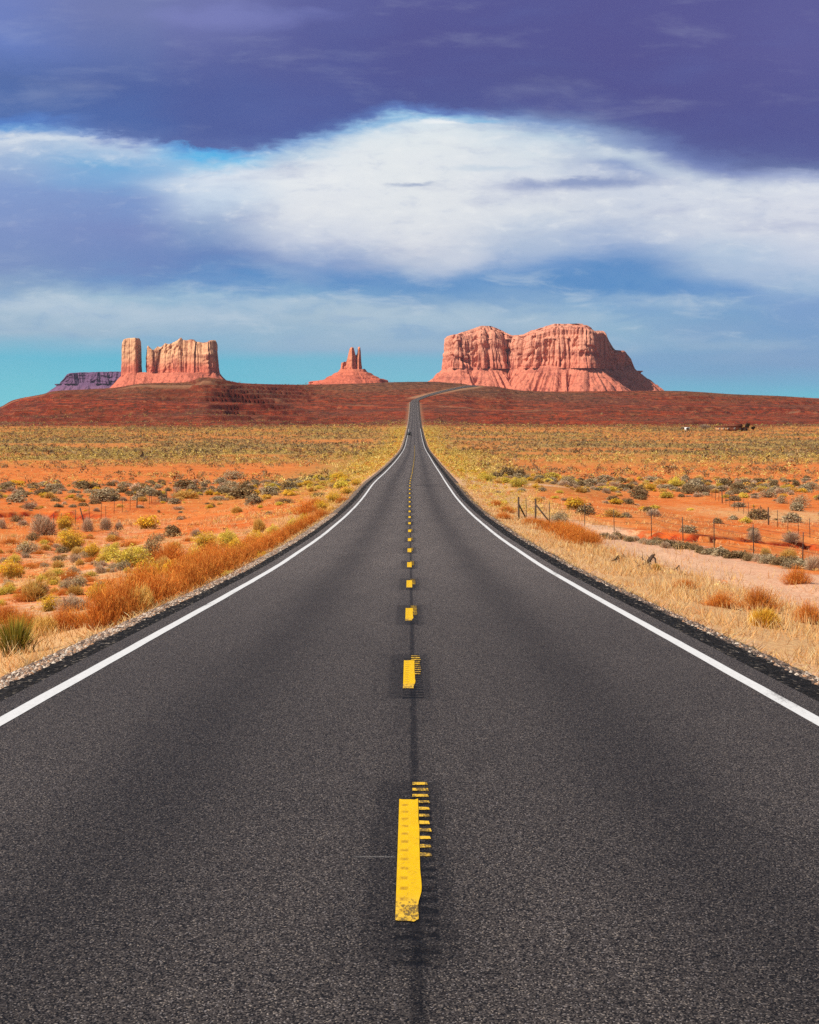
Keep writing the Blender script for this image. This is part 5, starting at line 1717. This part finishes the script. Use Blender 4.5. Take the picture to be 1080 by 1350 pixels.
# upper bench of thin ledges set back on top
def inset(pts, d):
    q, s_, per = resample(pts, 160, 6)
    nn = normals(q, 3)
    for _ in range(12):
        nn = (np.roll(nn, 1, 0) + 2 * nn + np.roll(nn, -1, 0)) / 4
    return [tuple(p) for p in (q - nn * d)]


outTop = plan([(590, 8060), (594, 7985), (604, 7968), (622, 7990), (634, 7968), (652, 7985), (668, 8020), (684, 8000), (700, 7955), (716, 7940), (734, 7925), (752, 7930), (768, 7905), (780, 7912), (784, 7950), (786, 8060), (788, 8200), (780, 8360), (740, 8500), (660, 8500), (610, 8400), (590, 8230)])
cliff("summit_bench", inset(outTop, 22), lambda X, Y: _topB(X, Y) - .45 * benchB(X) + 2 * fbm(X / 12, Y / 30, 731, 3), zat(447, 8000), M_mesa, big, N=1600, nl=14, amp=15, seed=21, taper=10, smooth=5, capn=6)
cliff("summit_bench", inset(outTop, 44), lambda X, Y: _topB(X, Y) + 2 * fbm(X / 10, Y / 30, 733, 3), zat(445, 8000), M_mesa, big, N=1400, nl=14, amp=18, seed=25, taper=14, smooth=5, capn=10)
talus("talus_slope", outB, zat(483.5, 8000), zat(523, 8000), 138, M_mesa, big, N=2200, nl=64, seed=2, gully=30, inner=40, zvar=14)

# --- the tower and wall butte on the left
bt = empty("butte", (0, 0, 0))
tag(bt, "pale butte with a lone tower beside a ragged wall left of the road", "butte")
YL = 7000
skyT = [(156, 486), (159, 470), (161, 452), (163, 448), (168, 446.3), (178, 445.8), (184, 446), (186, 450), (187.5, 470), (188, 490)]
cliff("tower", plan([(160.5, 7012), (161.5, 6992), (170, 6986), (178.5, 6984), (180, 6990), (187.5, 7052), (187, 7066), (172, 7070), (162, 7048)]), lambda X, Y: skyline(skyT, 7015)(X, Y) + 1.0 * fbm(X / 5, Y / 9, 711, 3), zat(503, YL), M_butte, bt, N=620, nl=44, amp=4.5, seed=3, taper=3, smooth=2, capn=8)
skyW = [(188, 488), (190.5, 470), (193, 457), (195, 455.2), (197, 459), (200, 460.5), (203, 462), (204.5, 472), (205.2, 488), (206.4, 488), (206.8, 458), (208, 456.5), (209.5, 462), (211, 461), (213, 457), (214.5, 460), (216, 455), (218, 452.3), (220, 456), (223, 454),
        (226, 453), (230, 451), (234, 449.5), (237, 446.5), (239, 445.5), (241, 448.5), (246, 449), (250, 448), (256, 448.5), (258, 451), (263, 451.5), (266, 453), (270, 452), (273, 453), (276, 449.5), (280, 448.8), (285, 448.8), (287, 452), (288.5, 470), (291, 490)]
_sw = skyline(skyW, 7030)
cliff("rock_wall", plan([(190, 7030), (192, 7004), (200, 6996), (207, 7010), (216, 6996), (226, 6990), (236, 6982), (246, 6990), (256, 6978), (266, 6988), (274, 6980), (281, 6990), (286, 7002), (289, 7040), (286, 7080), (262, 7086), (230, 7082), (204, 7070), (194, 7056)]),
      lambda X, Y: _sw(X, Y) + 1.6 * fbm(X / 4, Y / 9, 713, 3), zat(500, YL), M_butte, bt, N=1500, nl=48, amp=9.5, seed=5, taper=9, smooth=3, capn=10)
talus("talus_slope", plan([(163, 7010), (168, 6978), (188, 6985), (215, 6980), (250, 6965), (284, 6985), (292, 7040), (280, 7090), (220, 7090), (165, 7075)]), zat(492, YL), zat(515, YL), 58, M_butte, bt, N=1100, nl=40, seed=7, gully=9, smooth=24, inner=20, zvar=17)

# --- the small castle-like butte in the middle
mb_ = empty("butte", (0, 0, 0))
tag(mb_, "small pink butte with two thin spires near the road's end", "butte")
YM = 7600
skyM = [(446, 495), (449, 480), (450.5, 477.5), (452, 478.5), (454, 476.5), (456, 478), (458, 474), (459.5, 466), (461, 460), (463, 458.2), (465, 457.8), (466.5, 459), (468, 465), (469.5, 470), (470.3, 473), (471.3, 466), (472, 458.5), (473.5, 457), (475, 458), (475.8, 464), (476.6, 480), (479, 488), (482, 498)]
_sm = skyline(skyM, 7620)
cliff("spire_cluster", plan([(448.5, 7620), (451, 7600), (456, 7606), (459, 7592), (464, 7586), (468, 7594), (470.4, 7606), (473, 7594), (476.5, 7604), (478, 7630), (474, 7652), (462, 7656), (451, 7646)]), lambda X, Y: _sm(X, Y) + 1.0 * fbm(X / 4, Y / 8, 715, 3), zat(498, YM), M_mid, mb_, N=800, nl=44, amp=5.5, seed=8, taper=4, smooth=2, capn=8)
talus("talus_slope", plan([(447, 7620), (452, 7590), (466, 7580), (479, 7595), (482, 7630), (470, 7665), (452, 7660)]), zat(487.5, YM), zat(507, YM), 105, M_mid, mb_, N=700, nl=44, seed=9, gully=5, smooth=16, inner=14, zvar=3, steps=13.0)
cliff("ledge", plan([(404, 7640), (410, 7600), (436, 7560), (470, 7530), (502, 7560), (513, 7610), (505, 7720), (460, 7760), (415, 7720)]), lambda X, Y: np.interp(X / Y * F + 540, [398, 403, 420, 440, 490, 505, 511, 516], [zat(507, YM), zat(503.5, YM), zat(502, YM), zat(500, YM), zat(498, YM), zat(499.5, YM), zat(501, YM), zat(505, YM)]) + 2 * fbm(X / 12, Y / 12, 717, 3), zat(512, YM), M_mid, mb_, N=900, nl=18, amp=9, seed=12, taper=12, smooth=10, capn=10)

# --- the distant flat mesa on the far left, shadow and haze painted in
fm = empty("mesa", (0, 0, 0))
tag(fm, "distant flat topped purple mesa at the far left", "mesa")
YF = 11000
skyF = [(70, 520), (77, 508), (80, 503.5), (84, 500), (88, 494), (92, 492.5), (105, 491.5), (130, 490.8), (158, 490.5), (176, 491)]
cliff("cliff", plan([(80, 11100), (83, 10960), (96, 10920), (112, 10950), (128, 10915), (145, 10940), (165, 10920), (182, 10960), (188, 11200), (170, 11400), (100, 11400), (82, 11250)]), lambda X, Y: skyline(skyF, 11050)(X, Y) + 2 * fbm(X / 20, Y / 20, 719, 3), zat(506, YF), M_farm, fm, N=1200, nl=34, amp=20, seed=14, taper=22, smooth=5, capn=8)
talus("talus_slope", plan([(80, 11100), (83, 10960), (110, 10930), (145, 10930), (182, 10960), (188, 11200), (170, 11400), (100, 11400)]), zat(505, YF), zat(524, YF), 100, M_farm, fm, N=800, nl=30, seed=16, gully=14, inner=36, zvar=8)


# ------------------------------------------------------------------ the clear but not perfectly clear desert air
hz, hn = mat("desert_air")
pv = hn.n('ShaderNodeVolumePrincipled', {'Color': (0.72, 0.80, 1.0, 1), 'Density': 1.1e-5, 'Anisotropy': 0.2})
hn.n('ShaderNodeOutputMaterial', {1: pv.outputs[0]})
b = MB(); b.box((0, 7700, 165), (84000, 16400, 400))
h = obj("haze", b.mesh("haze"), hz)
tag(h, "thin bluish desert air over the whole plain", "haze", kind="stuff")
